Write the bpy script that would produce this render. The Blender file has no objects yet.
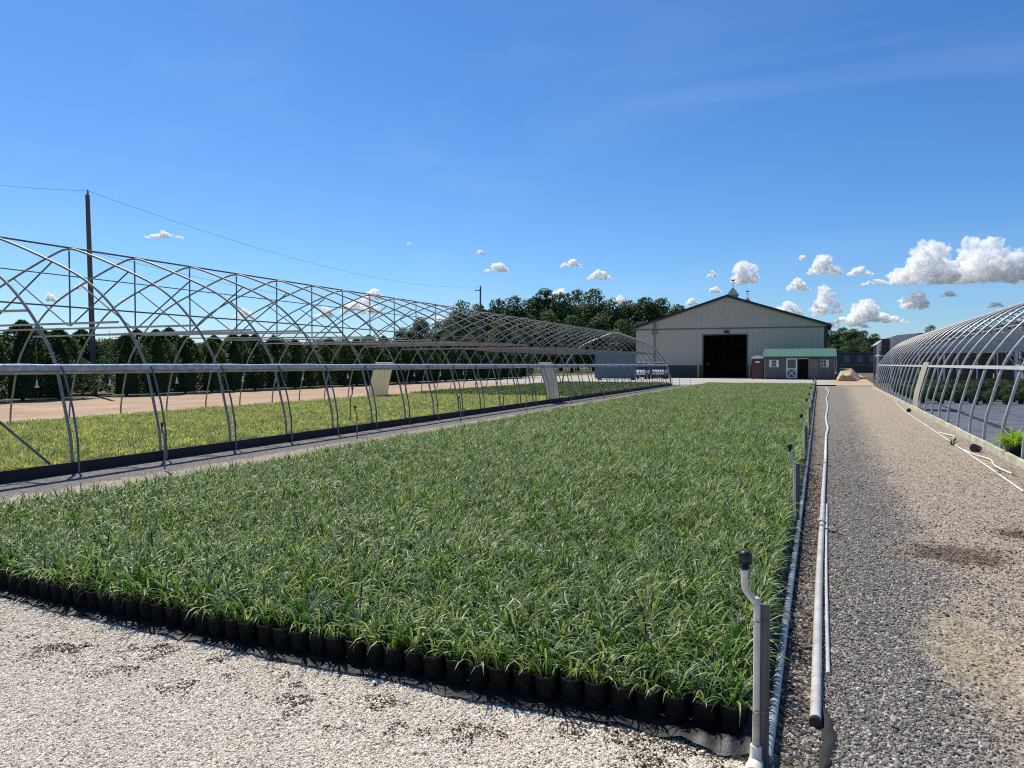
import bpy, math, random
from mathutils import Vector, Matrix, Euler, noise as mnoise
R = math.radians
scene = bpy.context.scene
COL = scene.collection
rnd = random.Random(7)

# ------------------------------------------------------------------ naming helpers
ONES = ['', 'first', 'second', 'third', 'fourth', 'fifth', 'sixth', 'seventh', 'eighth', 'ninth', 'tenth', 'eleventh',
        'twelfth', 'thirteenth', 'fourteenth', 'fifteenth', 'sixteenth', 'seventeenth', 'eighteenth', 'nineteenth']
TENS = {2: ('twentieth', 'twenty'), 3: ('thirtieth', 'thirty'), 4: ('fortieth', 'forty'), 5: ('fiftieth', 'fifty'), 6: ('sixtieth', 'sixty')}
def nth(n):
    if n < 20: return ONES[n]
    t, o = divmod(n, 10)
    return TENS[t][0] if o == 0 else TENS[t][1] + '-' + ONES[o]

def tag(o, label=None, cat=None, group=None, kind=None):
    if label: o['label'] = label
    if cat: o['category'] = cat
    if group: o['group'] = group
    if kind: o['kind'] = kind
    return o
def empty(name, loc, label=None, cat=None, group=None):
    o = bpy.data.objects.new(name, None); o.location = loc; o.empty_display_size = .1
    COL.objects.link(o)
    return tag(o, label, cat, group)
def copy_tree(o, parent=None):
    c = o.copy(); COL.objects.link(c); c.parent = parent
    for ch in list(o.children): copy_tree(ch, c)
    return c
def wloc(o):
    v = Vector((0, 0, 0))
    while o is not None: v += o.location; o = o.parent
    return v

# ------------------------------------------------------------------ mesh builder
class MB:
    def __init__(s): s.v = []; s.f = []; s.sm = []; s.mi = []; s.m = 0
    def add(s, vs, fs, smooth=False):
        b = len(s.v); s.v += [tuple(p) for p in vs]
        for f in fs: s.f.append([i + b for i in f]); s.sm.append(smooth); s.mi.append(s.m)
    def box(s, c, d, rz=0, rx=0, ry=0):
        hx, hy, hz = d[0] / 2, d[1] / 2, d[2] / 2
        M = Euler((rx, ry, rz)).to_matrix(); c = Vector(c)
        vs = [c + M @ Vector((x, y, z)) for x in (-hx, hx) for y in (-hy, hy) for z in (-hz, hz)]
        s.add(vs, [(0, 1, 3, 2), (4, 6, 7, 5), (0, 4, 5, 1), (2, 3, 7, 6), (0, 2, 6, 4), (1, 5, 7, 3)])
        return s
    def span(s, a, b):
        return s.box([(a[i] + b[i]) / 2 for i in range(3)], [abs(b[i] - a[i]) for i in range(3)])
    def tube(s, pts, r, n=8, cap=True):
        pts = [Vector(p) for p in pts]; N = len(pts)
        rs = r if isinstance(r, (list, tuple)) else [r] * N
        vs = []; up = None
        for i, p in enumerate(pts):
            t = (pts[min(i + 1, N - 1)] - pts[max(i - 1, 0)]).normalized()
            if up is None:
                up = Vector((0, 0, 1)) if abs(t.z) < .9 else Vector((1, 0, 0))
            a = t.cross(up)
            if a.length < 1e-4: a = t.cross(Vector((0, 1, 0)))
            a.normalize(); b = a.cross(t).normalized(); up = b
            for k in range(n):
                an = 2 * math.pi * k / n
                vs.append(p + (a * math.cos(an) + b * math.sin(an)) * rs[i])
        fs = [(i * n + k, i * n + (k + 1) % n, (i + 1) * n + (k + 1) % n, (i + 1) * n + k) for i in range(N - 1) for k in range(n)]
        s.add(vs, fs, True)
        if cap:
            s.add(vs[:n], [tuple(range(n))[::-1]]); s.add(vs[-n:], [tuple(range(n))])
        return s
    def prism(s, poly, a, b, axis='y'):
        # poly = list of 2-d points; extruded between a and b along axis
        n = len(poly)
        def P(q, t): return (q[0], t, q[1]) if axis == 'y' else ((t, q[0], q[1]) if axis == 'x' else (q[0], q[1], t))
        vs = [P(q, a) for q in poly] + [P(q, b) for q in poly]
        s.add(vs, [tuple(range(n)), tuple(range(2 * n - 1, n - 1, -1))] + [(i, i + n, (i + 1) % n + n, (i + 1) % n) for i in range(n)])
        return s
    def build(s, name, m, parent=None, label=None):
        off = wloc(parent) if parent is not None else Vector((0, 0, 0))
        me = bpy.data.meshes.new(name)
        me.from_pydata([(x - off.x, y - off.y, z - off.z) for x, y, z in s.v], [], s.f)
        me.polygons.foreach_set('use_smooth', s.sm)
        ms = m if isinstance(m, (list, tuple)) else [m]
        for q in ms: me.materials.append(q)
        if len(ms) > 1: me.polygons.foreach_set('material_index', s.mi)
        me.update()
        o = bpy.data.objects.new(name, me); COL.objects.link(o)
        if parent is not None: o.parent = parent
        if label: o['label'] = label
        return o
def spline(P, k=6):
    P = [Vector(p) for p in P]; out = []
    for i in range(len(P) - 1):
        a, b, c, d = P[max(i - 1, 0)], P[i], P[i + 1], P[min(i + 2, len(P) - 1)]
        for j in range(k):
            t = j / k
            out.append(.5 * ((2 * b) + (c - a) * t + (2 * a - 5 * b + 4 * c - d) * t * t + (3 * b - a - 3 * c + d) * t ** 3))
    out.append(P[-1]); return out

# ------------------------------------------------------------------ materials
def newmat(name):
    m = bpy.data.materials.new(name); m.use_nodes = True
    return m, m.node_tree.nodes, m.node_tree.links, m.node_tree.nodes['Principled BSDF']
def c4(c): return (c[0], c[1], c[2], 1)
def nnode(n, l, scale, detail=4, coord='Object', stretch=None, rough=.55):
    tc = n.new('ShaderNodeTexCoord'); no = n.new('ShaderNodeTexNoise')
    no.inputs['Scale'].default_value = scale; no.inputs['Detail'].default_value = detail; no.inputs['Roughness'].default_value = rough
    if stretch:
        mp = n.new('ShaderNodeMapping'); mp.inputs['Scale'].default_value = stretch
        l.new(tc.outputs[coord], mp.inputs[0]); l.new(mp.outputs[0], no.inputs['Vector'])
    else: l.new(tc.outputs[coord], no.inputs['Vector'])
    return no
def ramp(n, l, src, stops):
    r = n.new('ShaderNodeValToRGB'); e = r.color_ramp.elements
    while len(e) < len(stops): e.new(.5)
    for q, (p, c) in zip(e, stops): q.position = p; q.color = c4(c) if not isinstance(c, (int, float)) else (c, c, c, 1)
    l.new(src, r.inputs[0]); return r
def mix(n, l, fac, a, b, mode='MIX'):
    x = n.new('ShaderNodeMix'); x.data_type = 'RGBA'; x.blend_type = mode
    for s, v in ((x.inputs[0], fac), (x.inputs[6], a), (x.inputs[7], b)):
        if isinstance(v, bpy.types.NodeSocket): l.new(v, s)
        elif isinstance(v, (int, float)): s.default_value = v
        else: s.default_value = c4(v)
    return x.outputs[2]
def math_(n, l, op, a, b=0.0, clamp=False):
    x = n.new('ShaderNodeMath'); x.operation = op; x.use_clamp = clamp
    for s, v in ((x.inputs[0], a), (x.inputs[1], b)):
        if isinstance(v, bpy.types.NodeSocket): l.new(v, s)
        else: s.default_value = v
    return x.outputs[0]
def M(name, a, b=None, rough=.6, metal=0., scale=4, bump=0., bscale=30, stretch=None, spec=.5):
    m, n, l, p = newmat(name)
    p.inputs['Roughness'].default_value = rough; p.inputs['Metallic'].default_value = metal
    p.inputs['Specular IOR Level'].default_value = spec
    if b is None: b = tuple(x * .72 for x in a)
    no = nnode(n, l, scale, 6, stretch=stretch)
    r = ramp(n, l, no.outputs[0], [(.33, a), (.68, b)])
    l.new(r.outputs[0], p.inputs['Base Color'])
    if bump:
        nb = nnode(n, l, bscale, 4, stretch=stretch); bu = n.new('ShaderNodeBump')
        bu.inputs['Strength'].default_value = bump; bu.inputs['Distance'].default_value = .01
        l.new(nb.outputs[0], bu.inputs['Height']); l.new(bu.outputs[0], p.inputs['Normal'])
    return m

GALV = M('galvanized_steel', (.38, .355, .315), (.23, .215, .19), .5, .15, 6, .1, 60)
GALV_DARK = M('weathered_steel', (.24, .235, .225), (.12, .12, .115), .5, .3, 5, .1, 60)
GALV_LIGHT = M('bright_galvanized_steel', (.62, .60, .55), (.38, .365, .335), .38, .25, 5, .1, 60)
TIE = M('weathered_tie', (.80, .68, .54), (.58, .42, .33), .7, 0, 1.4)
POLYROLL = M('rolled_poly_film', (.62, .64, .66), (.34, .37, .40), .35, 0, 9, .9, 26, spec=.6)
BOARD_DARK = M('dark_wet_board', (.035, .032, .028), (.015, .014, .013), .8, 0, 3, .4, 30)
BOARD_TAN = M('algae_stained_board', (.60, .56, .42), (.36, .34, .22), .8, 0, 2.2, .5, 30)
PVC = M('white_pvc', (.88, .83, .70), (.64, .59, .49), .35, 0, 7)
PVC_GREY = M('grey_pvc', (.62, .60, .56), (.42, .41, .385), .38, 0, 5, .1, 40)
PVC_STAIN = M('stained_pvc', (.62, .56, .47), (.40, .25, .14), .5, 0, 9)
BLACKPL = M('black_plastic', (.012, .013, .014), (.022, .023, .024), .45, 0, 8)
POT = M('black_pot_plastic', (.012, .013, .014), (.032, .030, .027), .42, 0, 22)
SOIL = M('potting_bark', (.05, .032, .02), (.02, .013, .009), .95, 0, 60, .8, 120)
STAKE = M('grey_wood_stake', (.17, .15, .13), (.09, .08, .07), .8, 0, 8, .5, 40, stretch=(6, 6, .4))
WOODPOLE = M('utility_pole_wood', (.17, .145, .12), (.10, .085, .072), .85, 0, 3, .5, 18, stretch=(5, 5, .3))
YELLOW = M('yellow_bollard_paint', (.55, .42, .05), (.42, .31, .04), .5)
WHITE = M('white_paint', (.78, .78, .76), (.66, .66, .64), .5, 0, 6)
PANELW, _n, _l, _p = newmat('cream_poly_panel'); _p.inputs['Base Color'].default_value = (.66, .62, .50, 1)
_t = _n.new('ShaderNodeBsdfTranslucent'); _t.inputs[0].default_value = (.70, .66, .52, 1); _m = _n.new('ShaderNodeMixShader'); _m.inputs[0].default_value = .5
_l.new(_p.outputs[0], _m.inputs[1]); _l.new(_t.outputs[0], _m.inputs[2]); _l.new(_m.outputs[0], _n['Material Output'].inputs[0])
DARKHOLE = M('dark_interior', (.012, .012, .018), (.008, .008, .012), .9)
GLASS = M('dark_window_glass', (.03, .035, .04), (.02, .022, .025), .1, spec=.8)
TYRE = M('tyre_rubber', (.02, .02, .02), (.03, .03, .03), .8)
MAROON = M('dark_maroon_plastic', (.085, .036, .030), (.06, .028, .024), .5)
SHEDWALL = M('grey_shed_siding', (.125, .135, .115), (.105, .112, .098), .7)
TAUPE = M('taupe_door_paint', (.19, .165, .15), (.165, .145, .13), .6)
BROWNCURT = M('brown_curtain', (.09, .075, .075), (.05, .042, .042), .8, 0, 2, .4, 8)
STEELBOX = M('blue_grey_steel', (.115, .16, .19), (.09, .13, .16), .55, .1, 2)

def ribbed(name, a, b, axis, freq, rough=.5, depth=.35, duty=.14):
    """sheet metal with standing ribs at a regular pitch"""
    m, n, l, p = newmat(name); p.inputs['Roughness'].default_value = rough
    tc = n.new('ShaderNodeTexCoord'); sp = n.new('ShaderNodeSeparateXYZ'); l.new(tc.outputs['Object'], sp.inputs[0])
    fr = math_(n, l, 'FRACT', math_(n, l, 'MULTIPLY', sp.outputs[axis], freq))
    tri = math_(n, l, 'ABSOLUTE', math_(n, l, 'SUBTRACT', fr, .5))
    rib = math_(n, l, 'LESS_THAN', tri, duty * .5)
    no = nnode(n, l, .5, 5); base = ramp(n, l, no.outputs[0], [(.3, a), (.7, b)]).outputs[0]
    c = mix(n, l, math_(n, l, 'MULTIPLY', rib, .25), base, tuple(x * .55 for x in a))
    l.new(c, p.inputs['Base Color'])
    bu = n.new('ShaderNodeBump'); bu.inputs['Strength'].default_value = depth; bu.inputs['Distance'].default_value = .03
    l.new(rib, bu.inputs['Height']); l.new(bu.outputs[0], p.inputs['Normal'])
    return m
BARNWALL = ribbed('grey_metal_siding', (.50, .435, .325), (.47, .41, .305), 0, 1.6, .5, .2)
BARNSIDE = ribbed('dark_green_siding', (.014, .05, .045), (.012, .042, .038), 0, 1.6, .5, .2)
BARNSIDE_Y = ribbed('dark_green_side_siding', (.012, .05, .05), (.010, .04, .042), 1, 1.1)
GREENROOF = ribbed('green_metal_roof', (.075, .19, .135), (.06, .155, .115), 0, 3.2, .45, .6)
GREENTRIM = M('dark_green_trim', (.016, .04, .036), (.012, .032, .03), .5)
CUPOLA_ROOF = M('verdigris_roof', (.09, .20, .17), (.06, .14, .12), .5)
POLYROOF, _n, _l, _p = newmat('white_poly_film'); _p.inputs['Base Color'].default_value = (.72, .72, .70, 1); _p.inputs['Roughness'].default_value = .4
_t = _n.new('ShaderNodeBsdfTranslucent'); _t.inputs[0].default_value = (.8, .8, .78, 1); _m = _n.new('ShaderNodeMixShader'); _m.inputs[0].default_value = .5
_l.new(_p.outputs[0], _m.inputs[1]); _l.new(_t.outputs[0], _m.inputs[2]); _l.new(_m.outputs[0], _n['Material Output'].inputs[0])

# ------------------------------------------------------------------ ground materials
def gravel_mat(name, build, cell=70, bump=.7, rough=.9, vary=.55):
    m, n, l, p = newmat(name); p.inputs['Roughness'].default_value = rough; p.inputs['Specular IOR Level'].default_value = .2
    tc = n.new('ShaderNodeTexCoord'); co = tc.outputs['Object']
    sp = n.new('ShaderNodeSeparateXYZ'); l.new(co, sp.inputs[0])
    base = build(n, l, co, sp)
    vo = n.new('ShaderNodeTexVoronoi'); vo.inputs['Scale'].default_value = cell; l.new(co, vo.inputs['Vector'])
    bw = n.new('ShaderNodeRGBToBW'); l.new(vo.outputs['Color'], bw.inputs[0])
    r = ramp(n, l, bw.outputs[0], [(.2, 1 - vary), (.8, 1 + vary * .5)])
    dirt = nnode(n, l, 9, 8, rough=.7); r2 = ramp(n, l, dirt.outputs[0], [(.3, .72), (.7, 1.18)])
    c = mix(n, l, 1.0, mix(n, l, 1.0, base, r.outputs[0], 'MULTIPLY'), r2.outputs[0], 'MULTIPLY')
    l.new(c, p.inputs['Base Color'])
    bu = n.new('ShaderNodeBump'); bu.inputs['Strength'].default_value = bump; bu.inputs['Distance'].default_value = .008
    bu.invert = True
    l.new(vo.outputs['Distance'], bu.inputs['Height']); l.new(bu.outputs[0], p.inputs['Normal'])
    return m
def blob(n, l, sp, cx, cy, rx, ry, soft=.5, nz=None):
    """soft elliptical mask (a stain with a shape of its own)"""
    dx = math_(n, l, 'DIVIDE', math_(n, l, 'SUBTRACT', sp.outputs[0], cx), rx)
    dy = math_(n, l, 'DIVIDE', math_(n, l, 'SUBTRACT', sp.outputs[1], cy), ry)
    d = math_(n, l, 'SQRT', math_(n, l, 'ADD', math_(n, l, 'MULTIPLY', dx, dx), math_(n, l, 'MULTIPLY', dy, dy)))
    if nz is not None: d = math_(n, l, 'ADD', d, nz)
    return math_(n, l, 'DIVIDE', math_(n, l, 'SUBTRACT', 1.0, d), soft, True)
def step_(n, l, v, edge, soft, nz=None):
    if nz is not None: v = math_(n, l, 'ADD', v, nz)
    return math_(n, l, 'DIVIDE', math_(n, l, 'SUBTRACT', v, edge), soft, True)

def road_build(n, l, co, sp):
    nz = math_(n, l, 'MULTIPLY', math_(n, l, 'SUBTRACT', nnode(n, l, .9, 5).outputs[0], .5), 1.5)
    nf = math_(n, l, 'MULTIPLY', math_(n, l, 'SUBTRACT', nnode(n, l, 5, 5).outputs[0], .5), 1.6)
    grey, tan = (.25, .228, .195), (.47, .385, .285)
    xx = math_(n, l, 'ADD', sp.outputs[0], math_(n, l, 'MULTIPLY', sp.outputs[1], -.022))
    t = step_(n, l, xx, .30, .55, math_(n, l, 'MULTIPLY', nz, .5))
    t2 = math_(n, l, 'SUBTRACT', 1.0, math_(n, l, 'MULTIPLY', step_(n, l, xx, 2.1, .7, nz), .6))
    t = math_(n, l, 'MULTIPLY', t, t2)
    c = mix(n, l, math_(n, l, 'MULTIPLY', t, .80), grey, tan)
    c = mix(n, l, math_(n, l, 'MULTIPLY', blob(n, l, sp, .80, 4.8, .30, .9, .8, nf), .55), c, (.40, .33, .19))
    c = mix(n, l, math_(n, l, 'MULTIPLY', blob(n, l, sp, 1.08, 7.2, .50, .42, .5, nf), .8), c, (.12, .085, .065))
    c = mix(n, l, math_(n, l, 'MULTIPLY', blob(n, l, sp, 1.85, 8.3, .35, .3, .5, nf), .85), c, (.10, .07, .055))
    # dusty strip of wood crumbs next to the bed
    e = math_(n, l, 'SUBTRACT', 1.0, step_(n, l, sp.outputs[0], .0, .14, math_(n, l, 'MULTIPLY', nf, .06)))
    c = mix(n, l, math_(n, l, 'MULTIPLY', e, .6), c, (.27, .20, .14))
    far = step_(n, l, sp.outputs[1], 54, 5, nz)
    c = mix(n, l, math_(n, l, 'MULTIPLY', far, .7), c, (.33, .27, .22))
    return c
def apron_build(n, l, co, sp):
    nf = math_(n, l, 'MULTIPLY', math_(n, l, 'SUBTRACT', nnode(n, l, 7, 7, rough=.65).outputs[0], .5), 3.2)
    stone, dirt = (.70, .62, .50), (.17, .135, .105)
    edge = step_(n, l, sp.outputs[1], 2.85, .65)
    d = math_(n, l, 'MULTIPLY', edge, math_(n, l, 'ADD', nf, .12), True)
    c = mix(n, l, math_(n, l, 'MULTIPLY', d, 1.4, True), stone, dirt)
    return c
ROAD = gravel_mat('road_gravel', road_build)
APRON = gravel_mat('crushed_stone', apron_build, 80, .8, vary=.5)
STRIP = gravel_mat('grey_strip_gravel', lambda n, l, co, sp: mix(n, l, step_(n, l, sp.outputs[0], -9.05, .2, math_(n, l, 'MULTIPLY', math_(n, l, 'SUBTRACT', nnode(n, l, 2, 4).outputs[0], .5), .5)), (.19, .175, .16), (.40, .34, .27)), 45)
def simple2(a, b, s): return lambda n, l, co, sp: ramp(n, l, nnode(n, l, s, 7).outputs[0], [(.35, a), (.65, b)]).outputs[0]
SAND = gravel_mat('sandy_lane_soil', simple2((.50, .36, .24), (.38, .26, .17), .5), 25, .3, vary=.15)
SAND2 = gravel_mat('orange_sand', simple2((.56, .43, .27), (.44, .32, .20), .3), 25, .3, vary=.12)
YARD = gravel_mat('pale_yard_stone', simple2((.50, .47, .43), (.40, .37, .33), .3), 30, .3, vary=.2)
EARTH = gravel_mat('open_ground', simple2((.085, .10, .04), (.16, .125, .07), .05), 8, .3, vary=.3)
BROWN = gravel_mat('brown_field_soil', simple2((.20, .145, .10), (.14, .10, .07), .15), 8, .3, vary=.2)
GRASSG = gravel_mat('mown_grass', simple2((.075, .12, .03), (.10, .14, .045), .3), 20, .5, vary=.4)
FABRIC = M('black_ground_fabric', (.014, .015, .017), (.028, .030, .034), .6, 0, 2.5, .5, 14)
FLOORFAB = M('faded_ground_fabric', (.085, .09, .10), (.14, .145, .155), .55, 0, 1.2, .4, 6)

def sheet(name, x0, y0, x1, y1, z, m):
    b = MB(); b.add([(x0, y0, z), (x1, y0, z), (x1, y1, z), (x0, y1, z)], [(0, 1, 2, 3)])
    return tag(b.build(name, m), kind='structure')
def polysheet(name, P, z, m):
    b = MB(); b.add([(x, y, z) for x, y in P], [tuple(range(len(P)))])
    return tag(b.build(name, m), kind='structure')

sheet('ground', -3000, -3000, 3000, 3000, 0, EARTH)
sheet('sandy_lane', -32.5, -14, -19.2, 135, .004, SAND)
sheet('pale_yard', -34, 59.5, 1.2, 95, .012, YARD)
sheet('gravel_strip', -10.2, -2, -7.3, 59.5, .008, STRIP)
polysheet('gravel_road', [(-.42, 3.15), (3.2, 3.0), (3.9, 62.5), (-.5, 62.5)], .012, ROAD)
polysheet('gravel_road', [(-.42, 3.15), (-.25, -3), (4, -3), (3.2, 3.0)], .012, ROAD)
sheet('crushed_stone_apron', -14, -5, -.25, 3.4, .016, APRON)
polysheet('sand_track', [(-.4, 62.5), (3.9, 62.5), (5.5, 120), (1.5, 120), (1.2, 95), (1.2, 66)], .020, SAND2)
sheet('brown_field', 4, 100, 60, 150, .008, BROWN)
sheet('grass_field', -60, 100, -33, 150, .012, GRASSG)
sheet('grass_verge', -60, 62, -34.2, 99.8, .008, GRASSG)

# ------------------------------------------------------------------ scatter of uncountable stuff (geometry nodes)
def scatter(name, pts, rots, scs, variants, label=None, cat=None, kind='stuff', mat=None):
    me = bpy.data.meshes.new(name); me.from_pydata(pts, [], [])
    a = me.attributes.new('rot', 'FLOAT_VECTOR', 'POINT'); a.data.foreach_set('vector', [c for r in rots for c in r])
    a = me.attributes.new('sc', 'FLOAT_VECTOR', 'POINT'); a.data.foreach_set('vector', [c for r in scs for c in (r if isinstance(r, tuple) else (r, r, r))])
    o = bpy.data.objects.new(name, me); COL.objects.link(o)
    col = bpy.data.collections.new(name + '_kinds')
    for v in variants:
        q = bpy.data.objects.new(name + '_kind', v); col.objects.link(q)
    g = bpy.data.node_groups.new(name + '_scatter', 'GeometryNodeTree')
    g.interface.new_socket('Geometry', in_out='INPUT', socket_type='NodeSocketGeometry')
    g.interface.new_socket('Geometry', in_out='OUTPUT', socket_type='NodeSocketGeometry')
    N = g.nodes; L = g.links
    gi = N.new('NodeGroupInput'); go = N.new('NodeGroupOutput')
    ci = N.new('GeometryNodeCollectionInfo'); ci.inputs['Collection'].default_value = col
    ci.inputs['Separate Children'].default_value = True; ci.inputs['Reset Children'].default_value = True
    ip = N.new('GeometryNodeInstanceOnPoints'); ip.inputs['Pick Instance'].default_value = True
    rv = N.new('FunctionNodeRandomValue'); rv.data_type = 'INT'
    rv.inputs[4].default_value = 0; rv.inputs[5].default_value = len(variants) - 1
    ar = N.new('GeometryNodeInputNamedAttribute'); ar.data_type = 'FLOAT_VECTOR'; ar.inputs[0].default_value = 'rot'
    as_ = N.new('GeometryNodeInputNamedAttribute'); as_.data_type = 'FLOAT_VECTOR'; as_.inputs[0].default_value = 'sc'
    L.new(gi.outputs[0], ip.inputs['Points']); L.new(ci.outputs[0], ip.inputs['Instance'])
    L.new(rv.outputs[2], ip.inputs['Instance Index']); L.new(ar.outputs[0], ip.inputs['Rotation']); L.new(as_.outputs[0], ip.inputs['Scale'])
    L.new(ip.outputs[0], go.inputs[0])
    md = o.modifiers.new('scatter', 'NODES'); md.node_group = g
    return tag(o, label, cat, None, kind)

# ------------------------------------------------------------------ leaf material: colour attribute 'tint' set per blade vertex
def leafmat(name, rough=.42, trans=.35, spec=.5, hue=.0):
    m, n, l, p = newmat(name)
    at = n.new('ShaderNodeAttribute'); at.attribute_name = 'tint'
    oi = n.new('ShaderNodeObjectInfo')
    r = ramp(n, l, oi.outputs['Random'], [(0, (.74, .80, .80)), (.6, (1, 1, 1)), (1, (1.32, 1.18, 1.0))])
    c = mix(n, l, 1.0, at.outputs['Color'], r.outputs[0], 'MULTIPLY')
    l.new(c, p.inputs['Base Color']); p.inputs['Roughness'].default_value = rough; p.inputs['Specular IOR Level'].default_value = spec
    tr = n.new('ShaderNodeBsdfTranslucent'); l.new(mix(n, l, 1.0, c, (1.5, 1.6, .7), 'MULTIPLY'), tr.inputs[0])
    ms = n.new('ShaderNodeMixShader'); ms.inputs[0].default_value = trans
    l.new(p.outputs[0], ms.inputs[1]); l.new(tr.outputs[0], ms.inputs[2]); l.new(ms.outputs[0], n['Material Output'].inputs[0])
    return m
LEAF = leafmat('leaf_blade', .42, .28, .34)
FOL = leafmat('tree_leaf', .6, .25, .3)

def leafmesh(name, V, F, C, m, smooth=True):
    me = bpy.data.meshes.new(name); me.from_pydata(V, [], F)
    a = me.color_attributes.new('tint', 'FLOAT_COLOR', 'POINT')
    a.data.foreach_set('color', [x for c in C for x in (c[0], c[1], c[2], 1)])
    me.polygons.foreach_set('use_smooth', [smooth] * len(F)); me.materials.append(m); me.update(); return me

def blades(name, seed, n, lo, hi, w, cols, edge=None, arch=1.0, spread=.06, segs=5, spikes=0, spikecol=(.17, .12, .13), upright=0.0, mat=None, hasp=.5):
    q = random.Random(seed); V = []; F = []; C = []
    for i in range(n):
        az = q.random() * 2 * math.pi; L = q.uniform(lo, hi); lean = q.uniform(.12, 1.0) * (1 - upright)
        r0 = q.random() ** .5 * spread; bx, by = r0 * math.cos(az + q.uniform(-.6, .6)), r0 * math.sin(az + q.uniform(-.6, .6))
        d = Vector((math.cos(az), math.sin(az), 0)); sd = Vector((-d.y, d.x, 0)); tw = q.uniform(-.5, .5)
        col = q.choice(cols); k = q.uniform(.55, 1.45); col = tuple(x * k for x in col)
        ang = math.pi / 2 - lean * .55; p = Vector((bx, by, 0)); b = len(V)
        bend = (1.15 + lean * 1.35) * arch * q.uniform(.7, 1.2)
        has = q.random() < hasp
        for j in range(segs + 1):
            t = j / segs; ww = w * (1 - t ** 2.2) * (.6 + .4 * min(1, t * 4)) + .0006
            s2 = (sd * math.cos(tw * t) + Vector((0, 0, 1)) * math.sin(tw * t))
            nrm = Vector((-d.x * math.sin(ang), -d.y * math.sin(ang), math.cos(ang)))
            for e, k2 in ((-1, 1), (0, 0), (1, 1)):
                V.append(tuple(p + s2 * (e * ww * .5) + nrm * (0.10 * ww * k2)))
                cc = tuple(x * (.55 + .45 * k) for x in edge) if (k2 and edge and has) else col
                bs = .55 + .45 * min(1, t * 2.5)   # shade painted into the tint, darker towards the leaf base
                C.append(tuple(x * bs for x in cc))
            p = p + (d * math.cos(ang) + Vector((0, 0, 1)) * math.sin(ang)) * (L / segs)
            ang -= bend / segs * (.5 + t)
        for j in range(segs):
            for e in (0, 1):
                a0 = b + j * 3 + e; F.append((a0, a0 + 1, a0 + 4, a0 + 3))
    for i in range(spikes):
        az = q.random() * 6.28; b0 = Vector((q.uniform(-.03, .03), q.uniform(-.03, .03), .08)); h = q.uniform(.10, .16)
        tip = b0 + Vector((math.cos(az) * .05, math.sin(az) * .05, h))
        for j in range(18):
            t = .45 + .55 * j / 18; c = b0.lerp(tip, t); s = .006 * (1.25 - t)
            a1 = q.random() * 6.28; u = Vector((math.cos(a1), math.sin(a1), .4)) * s * 1.4; v = Vector((-math.sin(a1), math.cos(a1), .3)) * s
            b = len(V); V += [tuple(c - u - v), tuple(c + u - v), tuple(c + u + v), tuple(c - u + v)]; F.append((b, b + 1, b + 2, b + 3)); C += [spikecol] * 4
    return leafmesh(name, V, F, C, mat or LEAF)

# ------------------------------------------------------------------ the bed of potted grass-like plants
GREENS = [(.040, .118, .010), (.060, .158, .015), (.023, .072, .007), (.090, .185, .022), (.047, .130, .012)]
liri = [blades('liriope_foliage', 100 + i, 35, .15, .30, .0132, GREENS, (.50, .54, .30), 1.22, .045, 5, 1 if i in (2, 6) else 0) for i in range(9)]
potb = MB()
prof = [(.040, .0), (.0455, .004), (.054, .112), (.0575, .113), (.0580, .124), (.0545, .125), (.053, .108)]
NS = 20
for j, (r, z) in enumerate(prof):
    for k in range(NS): potb.v.append((r * math.cos(6.2832 * k / NS), r * math.sin(6.2832 * k / NS), z))
for j in range(len(prof) - 1):
    for k in range(NS):
        potb.f.append([j * NS + k, j * NS + (k + 1) % NS, (j + 1) * NS + (k + 1) % NS, (j + 1) * NS + k]); potb.sm.append(True); potb.mi.append(0)
potb.f.append(list(range(NS))[::-1]); potb.sm.append(False); potb.mi.append(0)
soilb = MB(); soilb.add([(.0528 * math.cos(6.2832 * k / NS), .0528 * math.sin(6.2832 * k / NS), .104 + .004 * math.sin(k * 2.1)) for k in range(NS)], [tuple(range(NS))])

PX, PY0, PSP = -.33, 3.36, .1215
ROWS_X = 58; ROWS_Y = 436
spots = []
for j in range(ROWS_Y):
    for i in range(ROWS_X):
        x = PX - i * PSP + rnd.uniform(-.008, .008) + (PSP * .5 if j % 2 else 0) * (1 if i else 0)
        y = PY0 + j * PSP * .985 + rnd.uniform(-.008, .008) + .0011 * i * i * .12 + .010 * math.sin(i * .5) + 0.0006 * i
        spots.append((i, j, x, y))
def inview(x, y, z=.15, m=40):
    a = R(22); dep = y * math.cos(a) - x * math.sin(a); lat = x * math.cos(a) + y * math.sin(a)
    if dep < .5: return False
    px = 512 + 760 * lat / dep; py = 364 + 760 * (1.6 - z) / dep
    return -m < px < 1024 + m and py < 768 + 20
vis = sorted([s for s in spots if inview(s[2], s[3], m=-6)], key=lambda s: s[2] ** 2 + s[3] ** 2)
near = set((s[0], s[1]) for s in vis[:300])
plant0 = empty('potted_liriope', (0, 0, 0), 'x', 'potted plant', 'potted striped grass-like plants in the nursery bed')
p_ = potb.build('pot', POT, plant0); s_ = soilb.build('soil', SOIL, plant0)
f_ = bpy.data.objects.new('foliage', liri[0]); COL.objects.link(f_); f_.parent = plant0; f_.location = (0, 0, .10)
first = True; bulk = []; brow = []; bsc = []; prow = {}
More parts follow.
